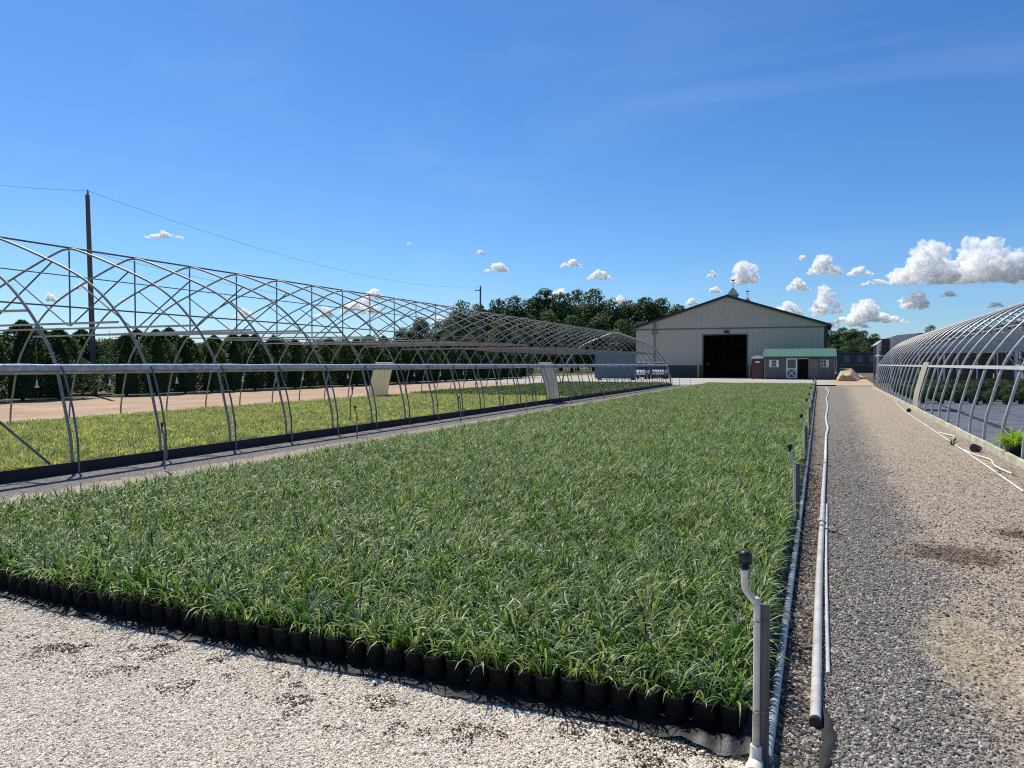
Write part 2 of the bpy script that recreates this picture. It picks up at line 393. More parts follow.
for (i, j, x, y) in spots:
    big = .92 + .22 * mnoise.noise(Vector((x * .9, y * .9, 1.3))) + rnd.uniform(-.17, .17)
    rz = rnd.random() * 6.283; tl = (rnd.uniform(-.10, .10), rnd.uniform(-.10, .10))
    if (i, j) in near:
        o = plant0 if first else copy_tree(plant0); first = False
        o.location = (x, y, .018); o.rotation_euler = (rnd.gauss(0, .022), rnd.gauss(0, .022), rz)
        fo = [c for c in o.children if c.name.startswith('foliage')][0]; fo.data = liri[rnd.randrange(9)]
        fo.scale = (big, big, big * rnd.uniform(.92, 1.1)); fo.rotation_euler = (tl[0], tl[1], 0)
        o['label'] = 'striped grassy plant in black pot, %s from right in the %s row' % (nth(i + 1), 'front' if j == 0 else nth(j + 1))
    elif inview(x, y, m=260) or y < 8:
        bulk.append((x, y, .118)); brow.append((tl[0], tl[1], rz)); bsc.append(big)
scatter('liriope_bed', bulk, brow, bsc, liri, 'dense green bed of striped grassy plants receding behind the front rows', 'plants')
# pots of the same bed that stand beyond the individually built ones
bp = [(p[0], p[1], .018) for p in bulk if p[1] < 9 or p[0] > -.7 or p[0] < -6.8]
scatter('bed_pots', bp, [(0, 0, 0)] * len(bp), [1.0] * len(bp), [p_.data], 'black nursery pots packed under the green bed of grassy plants', 'pots')

# ground fabric: flat under the bed, rumpled lip in front of the pots
polysheet('ground_fabric', [(-.20, 3.27), (-.20, 56.6), (-7.75, 56.6)] + [(-7.75 + .5 * k, 3.28 + .00013 * ((7.75 - .5 * k) / PSP) ** 2) for k in range(15)], .0185, FABRIC)
b = MB(); nx = 260; prof_y = [3.30, 3.28, 3.26, 3.24, 3.22, 3.20, 3.185]
for a in range(nx + 1):
    x = -8.2 + (8.02) * a / nx; w1 = mnoise.noise(Vector((x * 1.7, 0, 0))); w2 = mnoise.noise(Vector((x * 7, 3, 0)))
    ex = .012 * max(0, -w1)
    bunch = max(0, 1 - abs(x + .33) / .33)
    for k, yy in enumerate(prof_y):
        t = k / 6; f = mnoise.noise(Vector((x * 9, yy * 16, 2)))
        z = .022 + .018 * t * (.6 + w2) + .013 * f * t + bunch * .045 * (math.sin(x * 60 + yy * 30) * .5 + .5) * math.sin(t * 3.0) + bunch * abs(f) * .03
        b.v.append((x, yy + .05 * w1 * t + .02 * w2 * t + .0011 * .12 * ((-x) / PSP) ** 2 - bunch * .04 * t, max(z, .0205)))
for a in range(nx):
    for k in range(6):
        q = a * 7 + k; b.f.append([q, q + 1, q + 8, q + 7]); b.sm.append(True); b.mi.append(0)
tag(b.build('ground_fabric_edge', M('rumpled_black_film', (.014, .015, .017), (.026, .028, .030), .58, 0, 12, .4, 50)), 'crumpled black plastic edge of the ground cloth in front of the pots', 'ground cloth')

# ------------------------------------------------------------------ loose stones
def stone_mesh(seed, cols_m):
    q = random.Random(seed); ph = [(0, 0, 1)] + [(math.cos(k * 1.257 + q.random() * .5), math.sin(k * 1.257 + q.random() * .5), q.uniform(-.1, .55)) for k in range(5)] + \
        [(math.cos(k * 1.57 + .4) * .8, math.sin(k * 1.57 + .4) * .8, -.7) for k in range(4)]
    import bmesh
    bm = bmesh.new()
    for p in ph:
        k = q.uniform(.75, 1.15); bm.verts.new((p[0] * k * .55, p[1] * k * .42, p[2] * k * .36))
    bmesh.ops.convex_hull(bm, input=bm.verts); me = bpy.data.meshes.new('stone'); bm.to_mesh(me); bm.free(); me.materials.append(cols_m); return me
def stonemat(name, stops):
    m, n, l, p = newmat(name); oi = n.new('ShaderNodeObjectInfo')
    l.new(ramp(n, l, oi.outputs['Random'], stops).outputs[0], p.inputs['Base Color']); p.inputs['Roughness'].default_value = .8
    p.inputs['Specular IOR Level'].default_value = .3
    return m
SL = stonemat('pale_limestone', [(0, (.20, .16, .12)), (.10, (.44, .37, .29)), (.25, (.66, .58, .46)), (.7, (.80, .73, .60)), (1, (.90, .85, .74))])
SG = stonemat('grey_crushed_rock', [(0, (.07, .065, .056)), (.35, (.18, .167, .145)), (.75, (.33, .30, .265)), (1, (.60, .55, .48))])
ST = stonemat('tan_crushed_rock', [(0, (.14, .11, .085)), (.4, (.30, .25, .20)), (.8, (.44, .38, .31)), (1, (.58, .53, .46))])
SB = stonemat('wood_crumbs', [(0, (.03, .022, .016)), (.5, (.10, .075, .055)), (.85, (.22, .165, .11)), (1, (.45, .38, .27))])
def stones(name, m, n, fx, smin, smax, label, z=.016, seed=1):
    q = random.Random(seed); P = []; Ro = []; S = []
    vs = [stone_mesh(seed * 10 + i, m) for i in range(5)]
    while len(P) < n:
        r = fx(q)
        if r is None: continue
        s = q.uniform(smin, smax) * (1 + 1.2 * (q.random() ** 8))
        P.append((r[0], r[1], z + s * .15)); Ro.append((q.uniform(-.4, .4), q.uniform(-.4, .4), q.random() * 6.28)); S.append(s)
    scatter(name, P, Ro, S, vs, label, 'gravel')
def f_apron(q):
    x = q.uniform(-5.6, -.15); y = q.uniform(1.7, 3.22 + .00013 * (x / PSP) ** 2)
    if not inview(x, y, 0, 90): return None
    d = mnoise.noise(Vector((x * 4, y * 4, 0))) + mnoise.noise(Vector((x * 11, y * 11, 5))) * .6
    if y > 2.85 and d > .28 and q.random() < .8: return None
    return x, y
stones('pale_gravel', SL, 115000, f_apron, .0050, .0112, 'loose white crushed stone in front of the pots', .016, 1)
def f_dirt(q):
    x, y = q.uniform(-5.8, -.15), q.uniform(2.7, 3.23)
    d = mnoise.noise(Vector((x * 4, y * 4, 0))) + mnoise.noise(Vector((x * 11, y * 11, 5))) * .6
    return (x, y) if d > .2 or q.random() < .07 else None
stones('spilled_bark', SB, 6500, f_dirt, .004, .011, 'dark brown bark crumbs spilled along the pot row', .018, 2)
def patchy(x, y):
    w1 = .25 * mnoise.noise(Vector((x * 5, y * 5, 0)))
    a = math.hypot((x - 1.08) / .50, (y - 7.2) / .42) + w1; b_ = math.hypot((x - 1.85) / .35, (y - 8.3) / .3) + w1
    c_ = math.hypot((x - .80) / .26, (y - 4.8) / .8) + w1
    return min(a, b_), c_
def tband(x, y): return (x - .02 * y - .32 + mnoise.noise(Vector((x, y, 0))) * .35) / .5
def f_road(q):
    y = 2.7 - 4.6 * math.log(1 - q.random() * .9995); x = q.uniform(-.12, 3.1)
    if not inview(x, y, 0, 90): return None
    d, c_ = patchy(x, y)
    if d < 1 and q.random() < .85 or c_ < 1 and q.random() < .8: return None
    t = max(0, min(1, tband(x, y)))
    return (x, y) if q.random() > .12 + t * .74 else None
stones('grey_gravel', SG, 68000, f_road, .007, .0155, 'loose grey crushed rock on the left side of the drive', .012, 3)
def f_tan(q):
    y = 2.7 - 4.6 * math.log(1 - q.random() * .9995); x = q.uniform(.2, 3.1)
    if not inview(x, y, 0, 90): return None
    d, c_ = patchy(x, y)
    if d < 1 and q.random() < .8 or c_ < 1 and q.random() < .55: return None
    return (x, y) if q.random() < tband(x, y) else None
stones('tan_gravel', ST, 22000, f_tan, .004, .0095, 'tan crushed rock along the wheel track of the drive', .012, 4)
def f_wet(q):
    x, y = q.uniform(.5, 2.3), q.uniform(6.6, 8.8)
    return (x, y) if patchy(x, y)[0] < 1 + q.uniform(-.5, .35) else None
stones('damp_crumbs', SB, 2600, f_wet, .006, .014, 'dark damp crumbs in two patches on the drive', .012, 6)
stones('bark_litter', SB, 5200, lambda q: (q.uniform(-.16, .03) + q.gauss(0, .03), 2.8 + 9 * q.random() ** 1.6), .006, .018, 'brown bark litter beside the bed edge pipe', .014, 5)

# ------------------------------------------------------------------ hoop houses
ARCH = [(0, 0), (.03, .45), (.12, .85), (.33, 1.60), (.60, 2.05), (.93, 2.45), (1.42, 2.88), (2.04, 3.23), (3.14, 3.66), (3.95, 3.93), (4.2, 3.96)]
W = 8.4
half = spline([(s, 0, z) for s, z in ARCH], 4)
full = half + [Vector((W - p.x, 0, p.z)) for p in half[::-1][1:]]
def zat(s):
    s = min(s, W - s)
    for a, b_ in zip(half, half[1:]):
        if a.x <= s <= b_.x: return a.z + (b_.z - a.z) * (s - a.x) / max(1e-6, b_.x - a.x)
    return half[-1].z
def part_copy(src, parent, loc):
    c = src.copy(); COL.objects.link(c); c.parent = parent; c.location = loc; return c

LX = -10.15                     # near wall of the empty left house; it spreads towards -x
hl = empty('hoop_house', (LX, 1.5, 0), 'long bare hoop house frame left of the green bed, with rolled side curtain', 'greenhouse frame', 'bare hoop house frames')
def mirror(pts): return [(-p[0], p[1], p[2]) for p in pts]
def lp(pts): return [(LX - p[0], 1.5 + p[1], p[2]) for p in pts]
NA = 35; SP = 1.615
a0 = MB().tube(lp(full), .0225, 8).build('arch', GALV, hl)
ob = MB().tube(lp([(-.13, 0, .02), (-.11, 0, .5), (-.02, 0, .95), (.14, 0, 1.45), (.2, 0, 1.56), (.27, 0, 1.60)]), .016, 6).build('side_bow', GALV_DARK, hl)
tb = MB()
tb.box((LX - W / 2, 1.5, 2.37), (W - 1.8, .038, .036)); tb = tb.build('tie_beam', TIE, hl)
tb2 = MB().box((LX - W / 2, 1.5, 2.355), (W - 1.8, .045, .060)).build('tie_beam', M('reddish_tie', (.66, .43, .34), (.42, .25, .20), .7, 0, 1.4), hl)
tb2.location.y = 14 * SP
kp = MB().tube(lp([(4.2, .03, 2.38), (4.2, .03, 3.93)]), .017, 6).build('king_post', GALV_DARK, hl)
br = MB().tube(lp([(4.15, .02, 2.40), (2.55, .02, zat(2.55) - .02)]), .015, 6).build('brace', GALV_DARK, hl)
br2 = MB().tube(lp([(4.25, .02, 2.40), (5.85, .02, zat(2.55) - .02)]), .015, 6).build('brace', GALV_DARK, hl)
for k in range(1, NA):
    for s in (a0, ob, tb if k < 14 else tb2, kp, br, br2):
        if s is tb2 and k == 14: continue
        c = part_copy(s, hl, (0, k * SP, 0))
        if s is a0: c.rotation_euler = (rnd.uniform(-.006, .006), 0, rnd.uniform(-.004, .004))
        if s in (tb, tb2): c.location = (rnd.uniform(-.05, .05), k * SP, rnd.uniform(-.06, .05)); c.rotation_euler = (0, rnd.uniform(-.009, .009), 0)
LEN = (NA - 1) * SP
def rail(name, s, z, r, m, parent=hl, X=LX, sg=-1, y0=1.5, ln=LEN, n=8, wob=0.0, over=.15):
    P = []; k = int(ln / .4)
    for i in range(k + 1):
        y = y0 - over + (ln + 2 * over) * i / k
        P.append((X + sg * s + wob * mnoise.noise(Vector((y * .9, s, 1))), y, z + wob * mnoise.noise(Vector((y * 1.3, s, 7)))))
    rr = [r * (1 + (.16 * mnoise.noise(Vector((p[1] * 3, 0, 0))) if wob else 0)) for p in P]
    return MB().tube(P, rr, n).build(name, m, parent)
rail('ridge_pipe', 4.2, 3.995, .020, GALV_DARK)
rail('chord_pipe', 4.2, 2.78, .018, GALV_DARK)
rail('side_purlin', 1.9, zat(1.9) - .04, .010, GALV_DARK)
rail('rolled_curtain', .25, 1.548, .054, POLYROLL, wob=.008, n=12)
rail('hip_rail', .28, 1.475, .026, GALV_LIGHT)
rail('rolled_curtain', W - .25, 1.52, .045, POLYROLL, wob=.008, n=10)
MB().span((LX + .02, 1.4, 0), (LX + .07, 1.5 + LEN + .1, .17)).build('baseboard', BOARD_DARK, hl)
MB().span((LX - W - .07, 1.4, 0), (LX - W - .02, 1.5 + LEN + .1, .15)).build('baseboard', BOARD_DARK, hl)
for side in (0, 1):   # cream side panel fixed in one bay on each side
    b = MB(); sh = [p for p in half if p.z < 1.62]; pts = [(p.x + .035, p.z) for p in sh]
    for j in range(2):
        for (s, z) in pts:
            for d in (0, -.012):
                x = LX - (s + d) if side == 0 else LX - (W - (s + d)); b.v.append((x, 1.5 + (17 + j * .93) * SP + .06, z + .08))
    m_ = len(pts)
    for k in range(m_ - 1):
        for d in (0, 1):
            q = 2 * k + d; b.f.append([q, q + 2, q + 2 + 2 * m_, q + 2 * m_]); b.sm.append(True); b.mi.append(0)
    b.build('side_panel', PANELW, hl)
b = MB(); b.tube(lp([(p.x - .005, LEN + .06, p.z) for p in full]), .06, 8).build('end_arch', GALV_LIGHT, hl)
MB().tube([(LX - .3, 1.5 + 3 * SP, 1.5), (LX - .02, 7.7, .1)], .018, 6).build('corner_brace', GALV_DARK, hl)

hl.location.y -= .06
# right house, turned very slightly
hr = empty('hoop_house', (0, 0, 0), 'long bare galvanized hoop house frame along the right side of the drive', 'greenhouse frame', 'bare hoop house frames')
RX, RY0, NR = 2.86, 9.28, 30
def rp(pts): return [(RX + p[0], RY0 + p[1], p[2]) for p in pts]
ra = MB().tube(rp(full), .029, 8).build('arch', GALV_LIGHT, hr)
SP = 1.65
rt = MB().box((RX + W / 2, RY0, 2.36), (W - 1.85, .045, .05)).build('tie_beam', GALV_LIGHT, hr)
rk = MB().tube(rp([(4.2, .03, 2.38), (4.2, .03, 3.93)]), .017, 6).build('king_post', GALV_LIGHT, hr)
rb = MB().tube(rp([(4.15, .02, 2.40), (2.55, .02, zat(2.55) - .02)]), .015, 6).build('brace', GALV_LIGHT, hr)
rb2 = MB().tube(rp([(4.25, .02, 2.40), (5.85, .02, zat(2.55) - .02)]), .015, 6).build('brace', GALV_LIGHT, hr)
for k in range(1, NR):
    for s in (ra, rt, rk, rb, rb2):
        c = part_copy(s, hr, (0, k * SP, 0))
        if s is ra: c.rotation_euler = (rnd.uniform(-.0003, .0003), 0, 0)
RLEN = (NR - 1) * SP
kw = dict(parent=hr, X=RX, sg=1, y0=RY0, ln=RLEN)
rail('ridge_pipe', 4.2, 3.995, .026, GALV_LIGHT, **kw)
for s in (1.0, 2.4):
    rail('side_purlin', s, zat(s) - .05, .016, GALV_LIGHT, **kw); rail('side_purlin', W - s, zat(s) - .05, .016, GALV_LIGHT, **kw)
MB().span((RX + .24, RY0 - .2, 1.50), (RX + .285, RY0 + RLEN + .1, 1.57)).build('hip_board', M('pale_hip_board', (.60, .62, .60), (.46, .48, .47), .6), hr)
MB().span((RX + W - .29, RY0 - .2, 1.50), (RX + W - .24, RY0 + RLEN + .1, 1.585)).build('hip_board', GALV_LIGHT, hr)
bb = MB(); n_ = 60
for i in range(n_):
    y0 = RY0 - 1.0 + (RLEN + 1.2) * i / n_; y1 = RY0 - 1.0 + (RLEN + 1.2) * (i + 1) / n_
    w0, w1 = [.012 * mnoise.noise(Vector((y * .7, 0, 0))) for y in (y0, y1)]; h0, h1 = [.12 + .02 * mnoise.noise(Vector((y * .9, 4, 0))) for y in (y0, y1)]
    bb.add([(RX - .12 + w0, y0, 0), (RX - .05 + w0, y0, 0), (RX - .05 + w0, y0, h0), (RX - .12 + w0, y0, h0), (RX - .12 + w1, y1, 0), (RX - .05 + w1, y1, 0), (RX - .05 + w1, y1, h1), (RX - .12 + w1, y1, h1)],
           [(0, 4, 7, 3), (3, 7, 6, 2), (1, 2, 6, 5)])
bb.build('baseboard', BOARD_TAN, hr)
MB().span((RX + W + .05, RY0 - .2, 0), (RX + W + .1, RY0 + RLEN + .1, .15)).build('baseboard', BOARD_TAN, hr)
b = MB(); sh = [p for p in half if p.z < 1.62]
for j in range(2):
    for p in sh:
        for d in (-.045, -.06): b.v.append((RX + p.x + d, RY0 + 12.0 * SP + .05 + j * SP * .93, p.z + .06))
m_ = len(sh)
for k in range(m_ - 1):
    for d in (0, 1):
        q = 2 * k + d; b.f.append([q, q + 2, q + 2 + 2 * m_, q + 2 * m_]); b.sm.append(True); b.mi.append(0)
b.build('side_panel', PANELW, hr)
RROT = R(-.6); hr.rotation_euler = (0, 0, RROT)
def rr(x, y): return (x * math.cos(RROT) - y * math.sin(RROT), x * math.sin(RROT) + y * math.cos(RROT))
f = polysheet('ground_fabric_floor', [rr(RX, 3), rr(RX + W, 3), rr(RX + W, 58.2), rr(RX, 58.2)], .020, FLOORFAB)

# ------------------------------------------------------------------ variegated plants under the left frame
YG = [(.36, .39, .15), (.42, .44, .18), (.28, .33, .12), (.48, .49, .24), (.38, .41, .15)]
DG = [(.06, .115, .03), (.09, .15, .04), (.05, .09, .025), (.12, .17, .06)]
yv = [blades('yellow_foliage', 300 + i, 44, .09, .17, .020, YG, (.60, .58, .32), .9, .06, 3) for i in range(5)]
dv = [blades('green_foliage', 330 + i, 40, .09, .19, .018, DG, (.15, .2, .08), .9, .06, 3) for i in range(4)]
def bedpts(x0, x1, y0, y1, sp, z, s=1.0, zf=None):
    P = []; Ro = []; S = []; q = random.Random(int(x0 * 10 + y0))
    x = x0
    while x < x1:
        y = y0
        while y < y1:
            a, c = x + q.uniform(-.3, .3) * sp, y + q.uniform(-.3, .3) * sp
            if inview(a, c, .1, 60) and q.random() > .04:
                P.append((a, c, z)); Ro.append((q.uniform(-.15, .15), q.uniform(-.15, .15), q.random() * 6.28)); S.append(s * q.uniform(.8, 1.25))
            y += sp
        x += sp
    return P, Ro, S
P, Ro, S = bedpts(-18.45, -10.34, 4.2, 32.3, .155, .07)
scatter('yellow_green_plants', P, Ro, S, yv, 'low yellow-green variegated plants covering the floor of the left hoop house', 'plants')
P, Ro, S = bedpts(-18.45, -10.34, 32.6, 57, .2, .07, 1.35)
scatter('dark_green_plants', P, Ro, S, dv, 'darker green low plants at the far end of the left hoop house', 'plants')
sheet('bed_fabric', -18.75, 3.8, -10.17, 57.6, .016, M('bed_mulch', (.05, .06, .02), (.03, .035, .015), .9, 0, 12, .5, 60))

# ------------------------------------------------------------------ potted shrubs in the right house
def leafball(name, seed, w, h, n, s, cols, z0=.0, mat=None, lobes=None, flat=.0):
    q = random.Random(seed); V = []; F = []; C = []
    if lobes is None: lobes = [((0, 0, h * .5), (w * .5, w * .5, h * .5))]
    tot = sum(l[1][0] * l[1][2] for l in lobes)
    for (c, r) in lobes:
        k = int(n * r[0] * r[2] / tot); lt = q.uniform(.8, 1.2)
        for i in range(k):
            d = Vector((q.gauss(0, 1), q.gauss(0, 1), q.gauss(0, 1))).normalized()
            if d.z < -.6: d.z *= -1
            rad = q.uniform(.70, 1.06) if q.random() < .8 else q.uniform(.3, .8)
            bump = 1 + .16 * mnoise.noise(Vector((d.x * 2.4 + seed, d.y * 2.4, d.z * 2.4)))
            p = Vector(c) + Vector((d.x * r[0], d.y * r[1], d.z * r[2])) * rad * bump
            nn = (d + Vector((q.gauss(0, .6), q.gauss(0, .6), q.gauss(0, .6) + .2))).normalized()
            u = nn.cross(Vector((q.gauss(0, 1), q.gauss(0, 1), q.gauss(0, 1)))).normalized(); v = nn.cross(u)
            ss = s * q.uniform(.6, 1.35); b = len(V)
            V += [tuple(p - u * ss), tuple(p - v * ss * .55 + u * ss * .1), tuple(p + u * ss + nn * ss * .2), tuple(p + v * ss * .55 + u * ss * .1)]
            F.append((b, b + 1, b + 2, b + 3)); k2 = q.uniform(.7, 1.3) * lt; cc = q.choice(cols); C += [tuple(x * k2 for x in cc)] * 4
    return leafmesh(name, V, F, C, mat or FOL, False)
SHR = [(.03, .065, .02), (.045, .085, .028), (.06, .10, .03), (.025, .05, .02)]
shm = [leafball('shrub_foliage', 400 + i, .46, .40, 900, .022, SHR) for i in range(3)]
shrub0 = empty('potted_shrub', (0, 0, 0), 'x', 'potted shrub', 'potted shrubs standing inside the right hoop house')
b = MB(); b.tube([(0, 0, 0), (0, 0, .2), (0, 0, .205), (0, 0, .23)], [.10, .125, .14, .14], 14); b.build('pot', POT, shrub0)
f_ = bpy.data.objects.new('foliage', shm[0]); COL.objects.link(f_); f_.parent = shrub0; f_.location = (0, 0, .17)
first = True
for j in range(16):
    for i in range(13):
        x, y = rr(RX + .75 + i * .57, 34.5 + j * .85 + (j > 1) * 1.2)
        if j == 0 and i in (2, 6): continue
        if not inview(x, y, .2, 4): continue
        o = shrub0 if first else copy_tree(shrub0); first = False
        o.location = (x + rnd.uniform(-.1, .1), y + rnd.uniform(-.1, .1), .02); o.rotation_euler = (0, 0, rnd.random() * 6.28)
        s = rnd.uniform(.85, 1.15) * (.9 if j < 2 else 1.2); o.scale = (s, s, s * rnd.uniform(.9, 1.1))
        [c for c in o.children if c.name.startswith('foliage')][0].data = shm[rnd.randrange(3)]
        o['label'] = 'dark potted shrub, %s from left in the %s row inside the right frame' % (nth(i + 1), nth(j + 1))

# ------------------------------------------------------------------ irrigation risers
def riser(x, y, h, label, grp, big=False, stake=True):
    e = empty('irrigation_riser', (x, y, 0), label, 'irrigation riser', grp)
    k = h / .87; r = .0135
    pts = spline([(x, y, .03), (x, y, .64 * k), (x - .006, y, .67 * k), (x - .034, y, .705 * k), (x - .046, y, .73 * k), (x - .046, y, .80 * k)], 4)
    MB().tube(pts, r, 10).build('riser_pipe', PVC if stake else GALV_DARK, e)
    b = MB(); cx = x - .046; z = .80 * k
    b.tube([(cx, y, z - .003), (cx, y, z + .012), (cx, y, z + .0125), (cx, y, z + .03)], [.0165, .0165, .012, .012], 12)
    b.tube([(cx, y, z + .03), (cx, y, z + .045), (cx, y, z + .06)], [.019, .023, .017], 10)
    b.tube([(cx, y, z + .060), (cx, y, z + .062), (cx, y, z + .07)], [.024, .024, .012], 10)
    b.box((cx + .017, y, z + .04), (.014, .012, .045), .3); b.box((cx - .017, y, z + .042), (.012, .014, .04), .4)
    b.build('sprinkler_head', BLACKPL, e)
    if not stake: return e
    b = MB(); b.box((x + .029, y + .014, .335 * k), (.036, .018, .66 * k), .12); b.build('stake', STAKE, e)
    b = MB()
    for zz in (.25 * k, .60 * k): b.tube([(x + .012 + .034 * math.cos(t), y + .006 + .022 * math.sin(t), zz) for t in [i * .5236 for i in range(13)]], .0022, 5)
    b.build('wire_tie', GALV_DARK, e)
    return e
yy = [3.08, 7.95, 13.0, 18.0, 23.0, 28.0, 33.0, 38.0, 43.0, 48.0, 53.0]
hh = [.87, .81, .80, .84, .78, .82, .80, .85, .80, .82, .80]
for i, (y, h) in enumerate(zip(yy, hh)):
    lab = 'nearest white riser with black sprinkler head, tied to a stake at the bed corner' if i == 0 else \
          'white irrigation riser, %s back along the drive side of the bed' % nth(i + 1)
    e = riser(-.215 + .002 * i, y, h, lab, 'irrigation risers along the drive side of the bed', i == 0)
    if i == 0:
        b = MB(); x = -.215
        b.tube([(x, y - .02, .035), (x, y, .05), (x, y, .11)], [.022, .024, .022], 12); b.tube([(x - .008, y - .30, .034), (x - .002, y - .05, .036), (x + .003, y + .12, .036)], .030, 14)
        b.tube([(x - .003, y - .10, .036), (x - .002, y - .04, .036)], .036, 14)
        b.build('tee_fitting', PVC, e)
        MB().tube([(x, y, .105), (x, y, .17), (x, y, .24)], [.0150, .0146, .0140], 10).build('rust_stain_sleeve', PVC_STAIN, e)
for k in range(11):
    y = 8.55 + 4.95 * k
    e = riser(-8.95 if k else -9.05, y, .72, 'galvanized irrigation riser, %s from the left in the row beside the left hoop house' % nth(k + 1), 'irrigation risers beside the left hoop house', stake=False)
def gooseneck(x, y, h, lab):
    e = empty('bed_sprinkler', (x, y, 0), lab, 'sprinkler', 'sprinklers inside the left hoop house')
    MB().tube(spline([(x, y, .0), (x, y, h - .25), (x + .05, y, h - .12), (x + .06, y, h)], 4), .016, 8).build('riser_pipe', GALV_DARK, e)
    MB().tube([(x + .06, y, h), (x + .06, y, h + .03), (x + .06, y, h + .07)], [.02, .035, .02], 8).build('sprinkler_head', BLACKPL, e)
gooseneck(-11.0, 16.3, .95, 'black headed sprinkler standing among the yellow-green plants near the frame side')

# hanging drip sprinklers under the ties of the left house
hd = empty('hanging_sprinkler', (0, 0, 0), 'x', 'hanging sprinkler', 'sprinklers hanging inside the left hoop house')
MB().tube([(0, 0, 1.25), (0, 0, 2.34)], .005, 5).build('drop_tube', GALV_DARK, hd)
MB().tube([(0, 0, 1.12), (0, 0, 1.14), (0, 0, 1.17), (0, 0, 1.27)], [.012, .05, .018, .014], 8).build('spray_head', WHITE, hd)
for i, y in enumerate([10.6, 12.3, 14.2, 16.5, 19.1, 21.5, 23.8, 26.0, 28.2, 30.4]):
    o = hd if i == 0 else copy_tree(hd); o.location = (-14.6, y, .0)
    o['label'] = 'white tipped sprinkler hanging from the ties, %s from the left' % nth(i + 1)

# ------------------------------------------------------------------ pipes lying on the ground
def lay(name, P, r, m, label, cat='pipe', n=12, k=8):
    return tag(MB().tube(spline(P, k), r, n).build(name, m), label, cat)
e = empty('water_main', (0, 3.55, .012), 'thick pale grey pipe lying on the gravel, open end towards the camera', 'pipe')
MB().tube(spline([(.0, 3.55, .037), (.015, 6, .037), (.04, 8, .038), (.075, 11, .038), (.11, 13.4, .038)], 8), .0245, 14).build('pipe', PVC_GREY, e)
MB().tube([(-.001, 3.525, .037), (0, 3.552, .037)], .0265, 14).build('end_collar', BLACKPL, e)
MB().tube([(.03, 8.0, .046), (.041, 8.15, .047)], .033, 14).build('coupling', PVC_GREY, e)
lay('hose', [(.11, 13.4, .04), (.16, 18, .035), (.21, 20, .035), (.20, 24, .03), (.30, 30, .03), (.34, 38, .03), (.52, 46, .03), (.50, 50, .03), (.42, 56, .03)], .024, PVC, 'white hose continuing along the drive towards the shed', 'hose')
lay('conduit', [(.058, 4.15, .026), (.066, 6.3, .028), (.095, 9.2, .026)], .0105, PVC_GREY, 'thin grey pipe lying right against the thick pale pipe', 'pipe')
lay('lateral_pipe', [(-.175, 3.1, .05), (-.172, 5, .05), (-.165, 9, .055), (-.16, 16, .05), (-.155, 30, .05), (-.15, 55, .05)], .021, M('blue_grey_pipe', (.34, .38, .40), (.24, .27, .29), .35), 'blue-grey supply pipe along the right edge of the bed', 'pipe')
b = MB()
for a in range(15):
    for k in range(7):
        t = a / 14; w = .026 * math.sin(math.pi * min(1, t * 1.15 + .05)) * 1.0 + .006; s = (k - 3) / 3
        b.v.append((.035 + s * w + .02 * math.sin(t * 5), 3.72 - t * .8, .0185 + .014 * (1 - s * s) + .006 * math.sin(t * 23 + k)))
for a in range(14):
    for k in range(6): b.f.append([a * 7 + k, a * 7 + k + 1, a * 7 + k + 8, a * 7 + k + 7]); b.sm.append(True); b.mi.append(0)
tag(b.build('plastic_sleeve', M('dark_film', (.020, .020, .020), (.012, .012, .012), .85, 0, 9, .5, 40)), 'crumpled black plastic sleeve under the open pipe end', 'plastic scrap')
# right verge
lay('conduit', [(2.35, 11.0, .03), (2.42, 14, .03), (2.52, 20, .03), (2.62, 26, .03), (2.78, 31.5, .03), (3.0, 36, .03)], .013, PVC, 'straight thin white pipe on the gravel beside the right baseboard', 'pipe')
lay('hose', [(2.55, 12.6, .10), (2.58, 12.8, .03), (2.50, 13.3, .05), (2.56, 13.9, .03), (2.62, 14.5, .035), (2.52, 15.2, .03), (2.46, 15.9, .04)], .014, PVC, 'white curved hose by the right baseboard near the fallen tub', 'hose', 8)
lay('hose', [(2.60, 18.0, .03), (2.70, 18.7, .05), (2.64, 19.4, .03), (2.56, 19.9, .03)], .016, PVC, 'short white bent hose further back beside the right baseboard', 'hose', 8)
x, y = rr(RX + 1.05, 20)
lay('drip_hose', [rr(RX + .75, 12) + (.035,), rr(RX + 1.0, 20) + (.035,), rr(RX + 1.1, 32) + (.035,), rr(RX + 1.1, 40) + (.035,)], .02, BLACKPL, 'black hose lying on the fabric floor of the right hoop house', 'hose', 8)
def tub(x, y, s, rz, lab):
    s *= .75
    b = MB(); d = Vector((math.cos(rz), math.sin(rz), .12)); c = Vector((x, y, .10 * s / .2))
    b.tube([c - d * s * .6, c + d * s * .6], [s * .34, s * .46], 18); b.tube([c + d * s * .53, c + d * s * .62], s * .50, 18)
    return tag(b.build('fallen_pot', BLACKPL), lab, 'pot')
tub(2.66, 15.9, .20, -2.2, 'black pot tipped over beside the baseboard on the right')
tub(2.75, 28.2, .18, -1.4, 'small black pot by the baseboard below the cream panel of the right hoop house')
for (x, y, s, lab) in [(2.44, 17.0, .8, 'small green weed growing beside the white pipe on the right'), (2.40, 12.7, .35, 'tiny weed in the gravel near the right edge of the photo')]:
    me = blades('weed', int(y * 10), 50, .12, .3, .012, [(.06, .12, .04), (.09, .15, .05)], None, .7, .05, 4)
    o = bpy.data.objects.new('weed', me); COL.objects.link(o); o.location = (x, y, .012); o.scale = (s, s, s); tag(o, lab, 'weed')
e = empty('potted_daylily', (3.10, 15.0, 0), 'bright yellow-green strappy plant in a black pot inside the right frame', 'potted plant')
MB().tube([(3.10, 15.0, .02), (3.10, 15.0, .2), (3.10, 15.0, .205), (3.10, 15.0, .225)], [.10, .13, .14, .14], 16).build('pot', POT, e)
